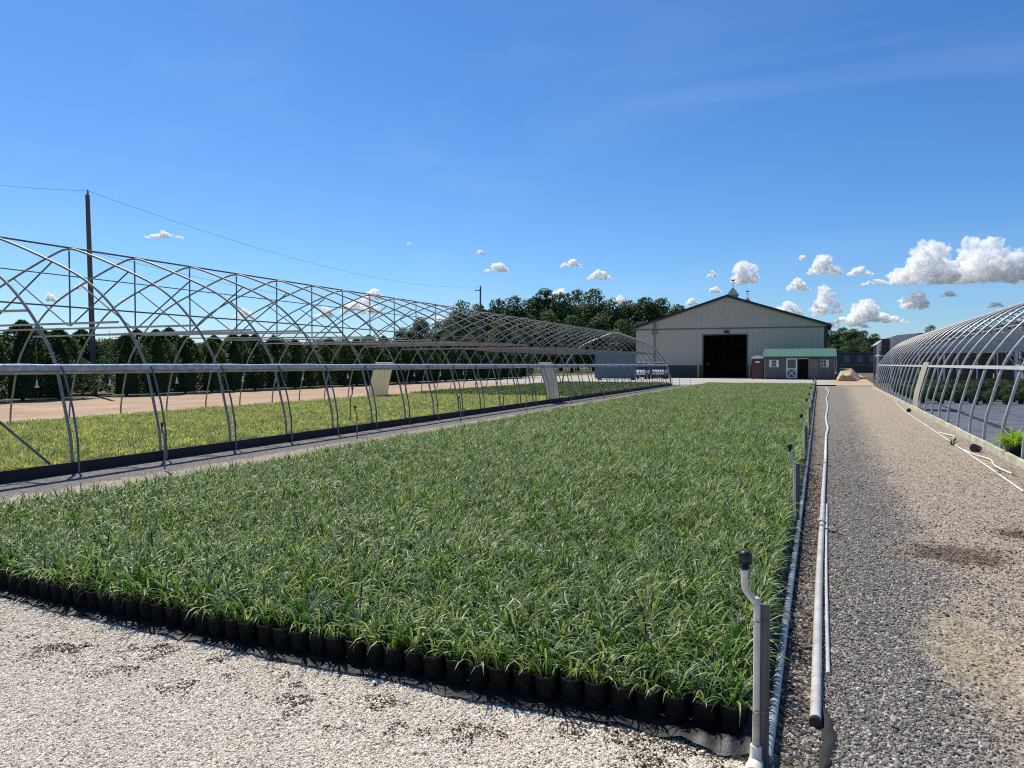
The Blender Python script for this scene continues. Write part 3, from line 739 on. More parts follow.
for k, (dx, dy) in enumerate([(0, 0), (.16, -.30), (-.05, .12)]):
    me = blades('foliage', 77 + k, 130, .26, .50, .030, [(.25, .42, .04), (.34, .50, .06), (.16, .30, .04)], (.42, .52, .12), .95, .08, 6, upright=.1)
    o = bpy.data.objects.new('foliage', me); COL.objects.link(o); o.parent = e; o.location = (dx, dy, .12)

# ------------------------------------------------------------------ barn
BY, BX0, BX1, BXC, BD = 90.0, -20.35, .72, -9.82, 46.0
barn = empty('barn', (BXC, BY, 0), 'large grey metal barn with green roof edge, dark green base and open doorway', 'barn')
EZ, AZ = 5.95, 9.35
DX0, DX1, DZ = -12.45, -7.65, 4.92
b = MB(); WN = 1.45; rl = (AZ - EZ) / (BXC - BX0)
def rz_(x): return EZ + (AZ - EZ) * (1 - abs(x - BXC) / (BXC - BX0))
b.prism([(BX0, WN), (DX0, WN), (DX0, DZ), (DX0, rz_(DX0)), (BX0, EZ)], BY, BY + .15)
b.prism([(DX1, WN), (BX1, WN), (BX1, EZ), (DX1, rz_(DX1)), (DX1, DZ)], BY, BY + .15)
b.prism([(DX0, DZ), (DX1, DZ), (DX1, rz_(DX1)), (BXC, AZ), (DX0, rz_(DX0))], BY, BY + .15)
b.build('front_wall', BARNWALL, barn)
MB().prism([(BX0, 0), (BX1, 0), (BX1, EZ), (BXC, AZ), (BX0, EZ)], BY + BD - .15, BY + BD).build('rear_wall', BARNWALL, barn)
for xa, xb in ((BX0 - .02, DX0 - .125), (DX1 + .125, BX1 - .26)): MB().span((xa, BY - .03, 0), (xb, BY + .15, WN)).build('wainscot', BARNSIDE, barn)
for s, x in ((-1, BX0), (1, BX1)): MB().span((x, BY + .16, 0), (x + s * -.15, BY + BD - .16, EZ)).build('side_wall', BARNSIDE_Y, barn)
th = .16; ov = .5
for s, xe in ((-1, BX0), (1, BX1)):
    xo = xe + s * ov; zo = EZ - rl * ov
    b = MB(); b.prism([(BXC, AZ + .02), (xo, zo + .02), (xo, zo + .02 + th), (BXC, AZ + .02 + th)], BY - .35, BY + BD + .35)
    b.build('roof', GREENTRIM, barn)
b = MB(); b.prism([(BX0 - ov, EZ - rl * ov - .12), (BXC, AZ - .12), (BXC, AZ + .015), (BX0 - ov, EZ - rl * ov + .015)], BY - .42, BY - .2); b.prism([(BX1 + ov, EZ - rl * ov - .12), (BX1 + ov, EZ - rl * ov + .015), (BXC, AZ + .015), (BXC, AZ - .12)], BY - .42, BY - .2)
b.build('rake_trim', GREENTRIM, barn)
MB().span((BX0, BY - .05, 5.62), (BX1, BY - .002, 5.76)).build('band_trim', M('band_grey', (.16, .16, .155), None, .6), barn)
b = MB(); b.span((BX1 - .25, BY - .06, 0), (BX1 + .06, BY + .3, EZ - .2)); b.build('corner_trim', GREENTRIM, barn)
b = MB(); b.span((DX0 - .12, BY - .06, 0), (DX0, BY - .032, DZ + .12)); b.span((DX1, BY - .06, 0), (DX1 + .12, BY - .032, DZ + .12)); b.span((DX0, BY - .06, DZ), (DX1, BY - .032, DZ + .12)); b.build('door_frame', M('door_frame_brown', (.10, .09, .085), None, .6), barn)
MB().span((BXC - .3, BY - .35, 5.15), (BXC + .25, BY - .055, 5.42)).build('wall_lamp', BLACKPL, barn)
b = MB(); b.tube([(BX0 + 2.25, BY - .1, .1), (BX0 + 2.25, BY - .1, 5.3), (BX0 + 2.25, BY - .1, 6.4)], .06, 8); b.box((BX0 + 2.25, BY - .12, 5.35), (.55, .14, .5)); b.box((BX0 + 2.25, BY - .14, 6.2), (.32, .14, .3)); b.build('conduit_mast', M('mast_grey', (.22, .22, .21), None, .5, .3), barn)
MB().tube([(BX1 + .45, BY - .3, 5.75), (BX1 + .45, BY + BD, 5.75)], .09, 8).build('gutter', GREENTRIM, barn)
MB().box((BX1 + .3, BY - .35, 5.1), (.35, .35, .42)).build('security_lamp', GALV_LIGHT, barn)
MB().span((BX0 + .2, BY + .3, .014), (BX1 - .2, BY + BD - .3, .03)).build('floor_slab', M('slab', (.2, .19, .18), None, .8), barn)
MB().tube([(DX0 + .35, BY + 1.4, 1.62), (DX0 + .35, BY + 1.44, 1.62)], .14, 12).build('red_sign', M('red_sign_paint', (.4, .03, .02)), barn)
for (cy, k) in ((BY + 6.3, 1.0), (BY + 26.5, .95)):
    w_ = .56 * k; z0 = AZ - .1 + (.45 if k < 1 else 0)
    c = MB(); c.span((BXC - w_, cy - w_, z0), (BXC + w_, cy + w_, z0 + .75)); c = c.build('cupola', BARNWALL, barn)
    r_ = MB(); P4 = [(BXC - w_ * 1.25, cy - w_ * 1.25, z0 + .75), (BXC + w_ * 1.25, cy - w_ * 1.25, z0 + .75), (BXC + w_ * 1.25, cy + w_ * 1.25, z0 + .75), (BXC - w_ * 1.25, cy + w_ * 1.25, z0 + .75), (BXC, cy, z0 + 1.75)]
    r_.add(P4, [(0, 1, 4), (1, 2, 4), (2, 3, 4), (3, 0, 4), (3, 2, 1, 0)]); r_.build('cupola_roof', CUPOLA_ROOF, c)
    v_ = MB(); v_.tube([(BXC, cy, z0 + 1.7), (BXC, cy, z0 + 2.9)], .03, 6); v_.tube([(BXC - .4, cy, z0 + 2.45), (BXC + .4, cy, z0 + 2.45)], .03, 6)
    v_.tube([(BXC, cy, z0 + 1.95), (BXC, cy, z0 + 2.05), (BXC, cy, z0 + 2.15)], [.02, .1, .02], 8)
    v_.prism([(BXC - .28, z0 + 2.75), (BXC + .1, z0 + 2.70), (BXC + .32, z0 + 2.85), (BXC + .3, z0 + 3.05), (BXC + .12, z0 + 2.92), (BXC - .12, z0 + 2.90), (BXC - .36, z0 + 3.05)], cy - .015, cy + .015)
    v_.v = [(BXC + (a - BXC) * .7, b__, z0 + 1.7 + (c_ - z0 - 1.7) * .75) for a, b__, c_ in v_.v]
    v_.build('weathervane', BLACKPL, c)
for i, x in enumerate((DX0 - .45, DX1 + .42)):
    e = tag(MB().tube([(x, BY - .8, 0), (x, BY - .8, 1.45), (x, BY - .8, 1.55), (x, BY - .8, 1.60)], [.13, .13, .10, .03], 14).build('bollard', YELLOW), 'yellow bollard at the %s side of the barn doorway' % ('left', 'right')[i], 'bollard', 'yellow bollards at the barn door')

# ------------------------------------------------------------------ shed
SY = 84.0; SX0, SX1 = -5.30, 1.45; SD = 3.6
shed = empty('garden_shed', ((SX0 + SX1) / 2, SY, 0), 'grey shed with green metal roof and white crossed door before the barn', 'shed')
b = MB(); SH = 2.34
b.span((SX0, SY, 0), (SX1, SY + .1, SH)) if False else None
ox0, ox1 = -2.02, -1.05
b.span((SX0, SY, .1), (ox0, SY + .1, SH)); b.span((ox1, SY, .1), (SX1, SY + .1, SH)); b.span((ox0, SY, 2.12), (ox1, SY + .1, SH))
b.build('front_wall', SHEDWALL, shed)
MB().span((SX0, SY + SD - .1, .1), (SX1, SY + SD, SH)).build('rear_wall', SHEDWALL, shed)
for x in (SX0, SX1 - .1): MB().prism([(SY + .1, .1), (SY + SD - .1, .1), (SY + SD - .1, SH), (SY + SD / 2, 3.1), (SY + .1, SH)], x, x + .1, 'x').build('side_wall', SHEDWALL, shed)
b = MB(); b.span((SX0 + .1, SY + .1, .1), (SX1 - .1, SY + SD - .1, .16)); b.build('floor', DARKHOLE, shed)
for s in (0, 1):
    b = MB(); y0, y1 = (SY - .3, SY + SD / 2) if s == 0 else (SY + SD + .3, SY + SD / 2)
    b.prism([(y0, SH - .04), (y1, 3.16), (y1, 3.24), (y0, SH + .06)], SX0 - .18, SX1 + .18, 'x'); b.build('roof', GREENROOF, shed)
b = MB(); b.span((SX0 - .17, SY - .29, SH - .14), (SX1 + .17, SY - .22, SH - .045)); b.build('fascia', GREENTRIM, shed)
b = MB(); b.span((SX0 - .04, SY - .03, .05), (SX0 + .06, SY + .06, SH)); b.span((SX1 - .06, SY - .03, .05), (SX1 + .04, SY + .06, SH)); b.build('corner_trim', M('shed_trim_grey', (.3, .3, .29)), shed)
def window(xc, w, z0, z1, shl, shr_):
    f = MB(); 
    f.span((xc - w / 2, SY - .04, z0), (xc - w / 2 + .05, SY - .002, z1)); f.span((xc + w / 2 - .05, SY - .04, z0), (xc + w / 2, SY - .002, z1))
    f.span((xc - w / 2 + .05, SY - .04, z0), (xc + w / 2 - .05, SY - .002, z0 + .05)); f.span((xc - w / 2 + .05, SY - .04, z1 - .05), (xc + w / 2 - .05, SY - .002, z1))
    f.span((xc - .015, SY - .038, z0 + .05), (xc + .015, SY - .004, z1 - .05)); f.span((xc - w / 2 + .05, SY - .037, (z0 + z1) / 2 - .015), (xc + w / 2 - .05, SY - .004, (z0 + z1) / 2 + .015))
    f = f.build('window', WHITE, shed)
    MB().span((xc - w / 2 + .04, SY - .02, z0 + .04), (xc + w / 2 - .04, SY - .003, z1 - .04)).build('pane', GLASS, f)
    if shl: MB().span((xc - w / 2 - .22, SY - .05, z0), (xc - w / 2 - .01, SY - .002, z1)).build('shutter', WHITE, f)
    if shr_: MB().span((xc + w / 2 + .01, SY - .05, z0), (xc + w / 2 + .22, SY - .002, z1)).build('shutter', WHITE, f)
window(-4.38, .5, 1.28, 2.05, True, True); window(.42, .55, 1.28, 2.05, False, True)
d = MB(); x0, x1 = -3.18, -2.12
d.span((x0 + .1, SY - .04, .17), (x1 - .1, SY - .005, 2.12)); d = d.build('dutch_door', SHEDWALL, shed)
t = MB()
for a, c in (((x0, .15), (x0 + .13, 2.2)), ((x1 - .13, .15), (x1, 2.2)), ((x0 + .13, 2.08), (x1 - .13, 2.2)), ((x0 + .13, 1.05), (x1 - .13, 1.17)), ((x0 + .13, .15), (x1 - .13, .27))):
    t.span((a[0], SY - .07, a[1]), (c[0], SY - .041, c[1]))
L_ = math.hypot(x1 - x0 - .26, .78); an = math.atan2(.78, x1 - x0 - .26)
t.box(((x0 + x1) / 2, SY - .062, .66), (L_, .022, .08), ry=-an); t.box(((x0 + x1) / 2, SY - .0585, .66), (L_, .022, .08), ry=an)
t.build('cross_trim', WHITE, d)
MB().span((ox0 - .02, SY - .05, 2.12), (ox1 + .05, SY - .004, 2.22)).build('lintel', WHITE, shed)
d = MB().span((ox1 + .05, SY - .05, .17), (-.08, SY - .004, 2.14)).build('open_door', TAUPE, shed)
MB().span((ox1 + .05, SY - .058, 1.08), (-.08, SY - .051, 1.12)).build('door_rail', BLACKPL, d)

# portable toilet
tx, ty = -6.05, 84.3
t_ = empty('portable_toilet', (tx, ty, 0), 'dark maroon portable toilet with white domed roof, left of the shed', 'portable toilet')
MB().span((tx - .58, ty, .08), (tx + .58, ty + 1.15, 2.18)).build('cabin', MAROON, t_)
MB().prism([(tx - .63, 2.18), (tx + .63, 2.18), (tx + .6, 2.30), (tx + .38, 2.46), (tx, 2.52), (tx - .38, 2.46), (tx - .6, 2.30)], ty - .06, ty + 1.2).build('roof', WHITE, t_)
d = MB().span((tx - .45, ty - .035, .14), (tx + .45, ty - .002, 2.08)).build('door', MAROON, t_)
MB().span((tx - .22, ty - .045, 1.72), (tx + .22, ty - .037, 1.90)).build('sign_plate', WHITE, d)
MB().box((tx - .35, ty - .05, 1.1), (.05, .03, .14)).build('latch', GALV_DARK, d)
b = MB()
for s in (-1, 1): b.span((tx + s * .48 - .06, ty - .03, .012), (tx + s * .48 + .06, ty + 1.18, .08))
b.build('skid', BLACKPL, t_)

# blue-grey steel container by the barn's left corner
cx0, cx1, cy = -21.2, -17.15, 75.0
cc = empty('storage_container', ((cx0 + cx1) / 2, cy, 0), 'blue-grey steel storage box left of the barn, seen through the left frame', 'storage container')
cm = ribbed('container_side', (.12, .165, .195), (.10, .145, .175), 0, 4.0, .5, .5, .5)
MB().span((cx0 + .06, cy, .16), (cx1 - .06, cy + 1.3, 2.68)).build('body', cm, cc)
b = MB()
for x in (cx0, cx1 - .12): b.span((x, cy - .03, .14), (x + .12, cy + .12, 2.75))
b.span((cx0 + .12, cy - .03, 2.63), (cx1 - .12, cy + .1, 2.75)); b.span((cx0 + .12, cy - .03, .14), (cx1 - .12, cy + .1, .28)); b.build('frame', STEELBOX, cc)
b = MB()
for x in (cx0 + .2, cx1 - .4):
    for y in (cy + .2, cy + 1.0): b.span((x, y, .012), (x + .2, y + .2, .16))
b.build('foot_block', STAKE, cc)

a_ = R(22)
def cam_pt(px, dep): lat = (px - 512) / 760 * dep; return lat * math.cos(a_) - dep * math.sin(a_), lat * math.sin(a_) + dep * math.cos(a_)
# two small white utility vehicles by the barn wall
def cart(x, y, label):
    e = empty('utility_vehicle', (x, y, 0), label, 'utility vehicle', 'white utility vehicles beside the barn')
    b = MB(); b.prism([(y - 1.3, .45), (y + 1.3, .45), (y + 1.3, .95), (y + .2, .95), (y + .2, .8), (y - .7, .8), (y - 1.2, .98), (y - 1.35, .8)], x - .62, x + .62, 'x'); b.build('body', WHITE, e)
    b = MB()
    for sx in (-.58, .58):
        b.tube([(x + sx, y - .75, .85), (x + sx * .93, y - .45, 1.75)], .035, 6); b.tube([(x + sx, y + .25, .9), (x + sx * .93, y + .2, 1.75)], .035, 6)
    b.build('cab_frame', BLACKPL, e)
    MB().span((x - .62, y - .6, 1.74), (x + .62, y + .4, 1.82)).build('roof', WHITE, e)
    MB().box((x, y - .62, 1.3), (1.05, .02, .85), rx=-.32).build('windshield', GLASS, e)
    MB().span((x - .5, y - .1, .8), (x + .5, y + .1, 1.35)).build('seat', BLACKPL, e)
    for sx in (-.62, .62):
        for sy in (-.85, .85):
            w_ = MB().tube([(x + sx - .12, y + sy, .32), (x + sx + .12, y + sy, .32)], .31, 16).build('wheel', TYRE, e)
            MB().tube([(x + sx - .125, y + sy, .32), (x + sx + .125, y + sy, .32)], .16, 12).build('rim', WHITE, w_)
    for sx in (-.42, .42): MB().tube([(x + sx, y - 1.37, .78), (x + sx, y - 1.31, .78)], .09, 10).build('headlight', GALV_LIGHT, e)
_x, _y = cam_pt(642, 82); cart(_x, _y, 'white utility vehicle nearest the blue-grey steel box'); _x, _y = cam_pt(660, 84); cart(_x, _y, 'white utility vehicle further right, against the green barn base')

# ------------------------------------------------------------------ covered greenhouse beyond the right frame
GX, GY, GL = 4.02, 63.5, 7
cg = empty('covered_greenhouse', (GX + 4.5, GY, 0), 'white poly covered greenhouse with brown end curtain beyond the right frame', 'greenhouse')
prf = [(0, 0), (0, 3.1), (.5, 3.5), (1.4, 3.78), (2.8, 3.9), (4.5, 3.95), (6.2, 3.9), (7.6, 3.78), (8.5, 3.5), (9, 3.1), (9, 0)]
b = MB()
for i in range(1, len(prf) - 2):
    (a0_, a1_), (c0_, c1_) = prf[i], prf[i + 1]
    b.add([(GX + a0_, GY, a1_), (GX + c0_, GY, c1_), (GX + c0_, GY + GL, c1_), (GX + a0_, GY + GL, a1_), (GX + a0_, GY, a1_ - .04), (GX + c0_, GY, c1_ - .04), (GX + c0_, GY + GL, c1_ - .04), (GX + a0_, GY + GL, a1_ - .04)],
          [(0, 1, 2, 3), (7, 6, 5, 4), (0, 4, 5, 1), (3, 2, 6, 7)])
b.build('roof_cover', POLYROOF, cg)
MB().prism([(GX + x, z) for x, z in [(0, 3.1), (.5, 3.5), (1.4, 3.78), (2.8, 3.9), (2.8, 2.6), (0, 2.6)]], GY - .02, GY - .002).build('end_cover', POLYROOF, cg)
MB().prism([(GX + x, z) for x, z in [(2.81, 3.9), (4.5, 3.95), (6.2, 3.9), (7.6, 3.78), (8.5, 3.5), (9, 3.1), (8.9, 2.6), (2.81, 2.6)]], GY - .02, GY - .002).build('end_screen', M('grey_screen', (.17, .17, .165), (.11, .11, .11), .7, 0, 2), cg)
for x, w_ in ((0, .16), (.92, .14), (4.4, .1), (8.85, .16)): MB().span((GX + x, GY - .2, 0), (GX + x + w_, GY - .05, 3.0 if x != .92 else 3.6)).build('end_post', WHITE, cg)
MB().span((GX + .3, GY - .12, .9), (GX + .86, GY - .06, 3.5)).build('end_curtain', BROWNCURT, cg)
b = MB(); b.span((GX + 8.92, GY + .1, 0), (GX + 8.98, GY + GL, 3.1)); b.build('side_cover', BROWNCURT, cg)
MB().span((GX + .2, GY + GL - .1, 0), (GX + 8.8, GY + GL, 3.3)).build('back_wall', M('back_wall_grey', (.13, .13, .125), (.08, .08, .08), .8), cg)
MB().tube([(GX - .15, GY - .3, 2.2), (GX + 1.2, GY - .3, 2.25)], .05, 8).build('vent_arm', WHITE, cg)
for k in range(6): MB().span((GX + 1.6 + k * 1.25, GY + .4, 0), (GX + 1.68 + k * 1.25, GY + .48, 2.9)).build('inner_post', WHITE, cg)
# dark shade house with white posts further right
sh_ = empty('shade_house', (22, 66, 0), 'dark shade cloth structure with pale posts seen through the right frame', 'shade house')
MB().span((13.6, 66, 4.7), (46, 100, 4.8)).build('shade_roof', M('shade_cloth', (.03, .035, .045), (.045, .05, .06), .8), sh_)
MB().span((13.6, 70, .9), (46, 70.05, 4.68)).build('shade_wall', M('shade_cloth_wall', (.17, .17, .165), (.10, .10, .10), .8, 0, .7), sh_)
for k in range(12): MB().span((13.7 + k * 2.2, 66.05, 0), (13.82 + k * 2.2, 66.17, 4.69)).build('post', WHITE, sh_)
for z in (1.1, 1.9, 2.5, 3.1, 3.7, 4.2): MB().span((13.6, 65.9, z), (46, 65.98, z + .09)).build('rail', GALV if z > 2 else GALV_DARK, sh_)
# long dark shade house far behind, right of the barn
fs = empty('shade_house', (14, 152, 0), 'long low dark shade house far beyond the brown field', 'shade house')
MB().span((3, 152, .0), (40, 160, 3.6)).build('wall', M('dark_screen', (.035, .05, .065), (.05, .065, .08), .7), fs)
MB().span((2.8, 151.8, 3.6), (40.2, 160.2, 3.8)).build('roof', M('shade_roof_edge', (.07, .08, .09), None), fs)
MB().span((3, 151.8, 1.35), (40, 151.98, 1.5)).build('rail', GALV_DARK, fs)
for k in range(16): MB().span((4.2 + k * 2.1, 151.9, 1.9), (5.2 + k * 2.1, 151.99, 3.2)).build('vent_panel', M('vent_grey', (.15, .17, .19), None) if k == 0 else bpy.data.materials['vent_grey'], fs)
MB()
# sandy mound beside the track
b = MB(); nx, ny = 22, 60
for a in range(nx + 1):
    for k in range(ny + 1):
        u = a / nx; v = (k / ny) ** 2; y = 76.6 + v * 16; wob = .25 * mnoise.noise(Vector((u * 4, v * 5, 0)))
        x = 1.6 + u * (1.75 + v * 1.2)
        h = min(1, v * 260) * (.62 + v * .8) * min(1, (1 - u) * 2.6) * min(1, u * 5 + .15) * min(1, (1 - v) * 4) + wob * .3
        b.v.append((x, y, max(h, 0) - .03))
for a in range(nx):
    for k in range(ny):
        q = a * (ny + 1) + k; b.f.append([q, q + ny + 1, q + ny + 2, q + 1]); b.sm.append(True); b.mi.append(0)
tag(b.build('sand_mound', SAND2), kind='structure')

# ------------------------------------------------------------------ utility poles and wires
def pole(x, y, h, lean, label, tr=False):
    e = empty('utility_pole', (x, y, 0), label, 'utility pole', 'wooden utility poles')
    MB().tube([(x, y, 0), (x - lean * .5, y, h * .5), (x - lean, y, h)], [.145, .125, .10], 12).build('pole', WOODPOLE, e)
    MB().tube([(x - lean + .02, y, h), (x - lean + .02, y, h + .12), (x - lean + .02, y, h + .25)], [.03, .06, .02], 8).build('insulator', GALV, e)
    if tr:
        MB().tube([(x - .45, y, h - 3.7), (x - .45, y, h - 3.6), (x - .45, y, h - 2.6), (x - .45, y, h - 2.5)], [.2, .28, .28, .15], 12).build('transformer', GALV, e)
        MB().box((x - .3, y, h - .4), (.9, .08, .1)).build('crossarm', WOODPOLE, e)
    return (x - lean, y, h)
t1 = pole(-34.25, 26.2, 10.15, .28, 'tall leaning wooden utility pole at the left of the photo')
x1, y1 = cam_pt(94, 38.5)
x2, y2 = cam_pt(480.5, 97)
# place the first pole precisely
for o in [o for o in COL.objects if o.name.startswith('utility_pole')]: o.location = (x1, y1, 0)
t1 = (x1 - .28, y1, 10.15)
t2 = pole(x2, y2, 11.4, .0, 'distant utility pole with transformer rising above the trees', True)
def wire(a, c, sag, label):
    P = []
    for i in range(41):
        t = i / 40; P.append((a[0] + (c[0] - a[0]) * t, a[1] + (c[1] - a[1]) * t, a[2] + (c[2] - a[2]) * t - sag * 4 * t * (1 - t)))
    tag(MB().tube(P, .008, 5).build('power_line', BLACKPL), label, 'power line', 'overhead power lines')
wire((t1[0], t1[1], 10.35), (t2[0], t2[1], 11.45), 1.5, 'upper power line sagging between the two utility poles')
dx, dy = t2[0] - t1[0], t2[1] - t1[1]; L_ = math.hypot(dx, dy)
_x, _y = cam_pt(-80, 46)
wire((t1[0], t1[1], 10.35), (_x, _y, 13.1), .2, 'power line running from the tall pole out of the left edge')
wire((t1[0], t1[1], 7.3), (t2[0], t2[1], 8.6), 1.3, 'lower cable between the two utility poles')

# ------------------------------------------------------------------ trees
CON = [(.032, .070, .024), (.042, .092, .030), (.022, .052, .022), (.065, .12, .038)]
def conifer_mesh(seed, h=3.55, w=1.25):
    q = random.Random(seed); V = []; F = []; C = []
    for i in range(6800):
        t = q.random() ** .8; z = .12 + t * (h - .15)
        prof_ = w * 1.16 * (1 - t ** 2.3) ** .8 * (.80 + .20 * min(1, t * 6)); az = q.random() * 6.283
        bump = 1 + .38 * mnoise.noise(Vector((math.cos(az) * 2.2 + seed * 3.7, math.sin(az) * 2.2, z * 1.6))) + .08 * math.sin(az * 9 + z * 6)
        r = prof_ * bump * (q.uniform(.8, 1.05) if q.random() < .8 else q.uniform(.4, .85))
        p = Vector((r * math.cos(az), r * math.sin(az), z)); out = Vector((math.cos(az), math.sin(az), q.uniform(-.1, .8))).normalized()
        side = out.cross(Vector((q.gauss(0, .5), q.gauss(0, .5), 1))).normalized(); L = q.uniform(.06, .14); ww = L * .32; b = len(V)
        up = side.cross(out)
        V += [tuple(p - out * L * .6), tuple(p - side * ww), tuple(p + out * L + up * .02), tuple(p + side * ww)]; F.append((b, b + 1, b + 2, b + 3))
        k = q.uniform(.7, 1.35); cc = q.choice(CON); C += [tuple(x * k for x in cc)] * 4
    b = len(V)
    for j in range(9):
        t = j / 8; rr_ = w * .46 * (1 - t ** 2.3) ** .8
        for k in range(12):
            az = k * .5236; V.append((rr_ * math.cos(az), rr_ * math.sin(az), .1 + t * (h - .5))); C.append(CON[0])
    for j in range(8):
        for k in range(12): F.append((b + j * 12 + k, b + j * 12 + (k + 1) % 12, b + (j + 1) * 12 + (k + 1) % 12, b + (j + 1) * 12 + k))
    return leafmesh('crown', V, F, C, FOL, False)
cms = [conifer_mesh(500 + i) for i in range(4)]
BARK = M('tree_bark', (.10, .075, .055), (.05, .04, .03), .9, 0, 4, .5, 20, stretch=(3, 3, .5))
con0 = empty('conifer', (0, 0, 0), 'x', 'conifer', 'dark conifers in a row behind the left hoop house')
MB().tube([(0, 0, 0), (0, 0, 1.6), (0, 0, 3.2)], [.09, .06, .015], 8).build('trunk', BARK, con0)
cr = bpy.data.objects.new('crown', cms[0]); COL.objects.link(cr); cr.parent = con0
ys = []; y = 17.0
while y < 84:
    ys.append(y); y += 1.9 + rnd.uniform(-.12, .12)
first = True; idx = 0
for y in ys:
    x = -32.4 + rnd.uniform(-.25, .25)
    d_ = math.hypot(x - x1, y - y1); lat = x * math.cos(a_) + y * math.sin(a_); dep = y * math.cos(a_) - x * math.sin(a_); px = 512 + 760 * lat / dep
    if px < -30: continue
    if abs(px - 95) < 15 or abs(px - 82) < 6: continue
    o = con0 if first else copy_tree(con0); first = False; idx += 1
    s = rnd.uniform(.84, .98) * (1 + .12 * (y > 50)); o.location = (x, y, 0); o.scale = (s, s, s * rnd.uniform(.94, 1.1)); o.rotation_euler = (0, 0, rnd.random() * 6.28)
    [c for c in o.children if c.name.startswith('crown')][0].data = cms[rnd.randrange(4)]
    o['label'] = 'dark dense conifer, %s from the left in the row behind the left frame' % nth(idx)
    # second line just behind
second = MB()
for y in range(14, 92, 3):
    o = copy_tree(con0); o.location = (-36.2 + rnd.uniform(-.4, .4), y + rnd.uniform(-.4, .4), 0)
    lat = o.location.x * math.cos(a_) + y * math.sin(a_); dep = y * math.cos(a_) - o.location.x * math.sin(a_)
    if not (-40 < 512 + 760 * lat / dep < 620): 
        for c in list(o.children): bpy.data.objects.remove(c)
        bpy.data.objects.remove(o); continue
    s = rnd.uniform(.95, 1.08); o.scale = (s, s, s); idx += 1
    o['group'] = 'taller conifers in the second row behind the left hoop house'
    o['label'] = 'dark conifer in the back row beyond the lane, %s from its left end' % nth(max(1, (y - 14) // 3 - 2))
DEC = [(.042, .082, .026), (.055, .10, .030), (.07, .12, .034), (.034, .066, .026), (.085, .14, .04)]
def decid_mesh(seed, h=16., w=12.):
    q = random.Random(seed); lobes = []
    for i in range(15):
        az = q.random() * 6.283; t = q.random(); rr_ = w * .5 * q.uniform(.25, .78) * (1 - .55 * t); z = h * (.30 + .56 * t)
        s = w * q.uniform(.13, .24) * (1.15 - .45 * t); lobes.append(((rr_ * math.cos(az), rr_ * math.sin(az), z), (s, s, s * .8)))
    lobes.append(((0, 0, h * .55), (w * .33, w * .33, h * .3))); lobes.append(((0, 0, h * .88), (w * .16, w * .16, h * .11)))
    return leafball('crown', seed, w, h, 7500, .26, DEC, lobes=lobes)
dms = [decid_mesh(600 + i) for i in range(5)]
tree0 = empty('broadleaf_tree', (0, 0, 0), 'x', 'tree', 'broadleaf trees behind the barn')
b = MB(); b.tube([(0, 0, 0), (.1, 0, 4), (0, .1, 8), (.1, 0, 12)], [.42, .32, .22, .08], 8)
for k in range(5):
    az = k * 1.3; b.tube([(0, 0, 3.5 + k), (1.6 * math.cos(az), 1.6 * math.sin(az), 5.8 + k), (3.2 * math.cos(az), 3.2 * math.sin(az), 7.2 + k)], [.18, .12, .05], 6)
b.build('trunk', BARK, tree0)
cr = bpy.data.objects.new('crown', dms[0]); COL.objects.link(cr); cr.parent = tree0
first = True
def plant_tree(px, toppx, dep, label, group, wk=1.0):
    global first
    x, y = cam_pt(px, dep); h = (364 - toppx) / 760 * dep + 1.6
    o = tree0 if first else copy_tree(tree0); first = False
    s = h / 15.6; o.location = (x, y, 0); o.scale = (s * wk, s * wk, s); o.rotation_euler = (0, 0, rnd.random() * 6.28)
    [c for c in o.children if c.name.startswith('crown')][0].data = dms[rnd.randrange(5)]
    o['label'] = label; o['group'] = group
G1 = 'broadleaf trees of the woods left of the barn'
L1 = [(404, 328, 150), (420, 318, 155), (438, 322, 150), (462, 302, 165), (478, 305, 170), (498, 300, 180), (514, 297, 176), (530, 300, 186), (545, 290, 180), (561, 294, 175), (577, 291, 182), (594, 290, 178), (611, 300, 170),
      (628, 301, 182), (645, 298, 178), (661, 299, 184), (677, 305, 175), (695, 309, 180), (712, 312, 190)]
for i, (px, tp, dp) in enumerate(L1):
    plant_tree(px, tp, dp, 'broadleaf tree in the wood behind, %s from the left along the skyline' % nth(i + 1), G1, 1.05)
L2 = [(452, 325, 140), (475, 328, 138), (500, 322, 142), (524, 318, 145), (548, 312, 148), (572, 316, 143), (597, 318, 146), (622, 320, 142), (642, 322, 146), (668, 318, 148)]
for i, (px, tp, dp) in enumerate(L2):
    plant_tree(px, tp, dp, 'lower tree at the front of the wood, %s from the left' % nth(i + 1), 'front trees of the woods left of the barn', 1.25)
G3 = 'broadleaf trees right of the barn'
for i, (px, tp, dp) in enumerate([(832, 331, 200), (842, 328, 210), (853, 329, 205), (863, 331, 195), (874, 334, 200), (884, 340, 205)]):
    plant_tree(px, tp, dp, 'round tree right of the barn beyond the field, %s from the left' % nth(i + 1), G3, 1.1)
for i, (px, tp, dp) in enumerate([(836, 344, 175), (850, 341, 172), (866, 343, 176)]):
    plant_tree(px, tp, dp, 'low bushy tree behind the far shade house, %s from the left' % nth(i + 1), 'low trees behind the far shade house', 1.5)
plant_tree(930, 326, 200, 'tree top peeking above the ridge of the right frame', 'single trees on the right', 1.0)
# far dark hedge mass on the horizon at left
hb = []
for i in range(9): hb.append(leafball('wood_part', 700 + i, 10, 9, 2600, .35, DEC))
P = []; Ro = []; S = []
for k in range(120):
    px = -60 + k * 10; x, y = cam_pt(px, 230 + rnd.uniform(-12, 12)); P.append((x, y, -1)); Ro.append((0, 0, rnd.random() * 6)); S.append(rnd.uniform(.8, 1.15))
scatter('distant_wood', P, Ro, S, hb, 'far low line of trees along the horizon', 'woods')

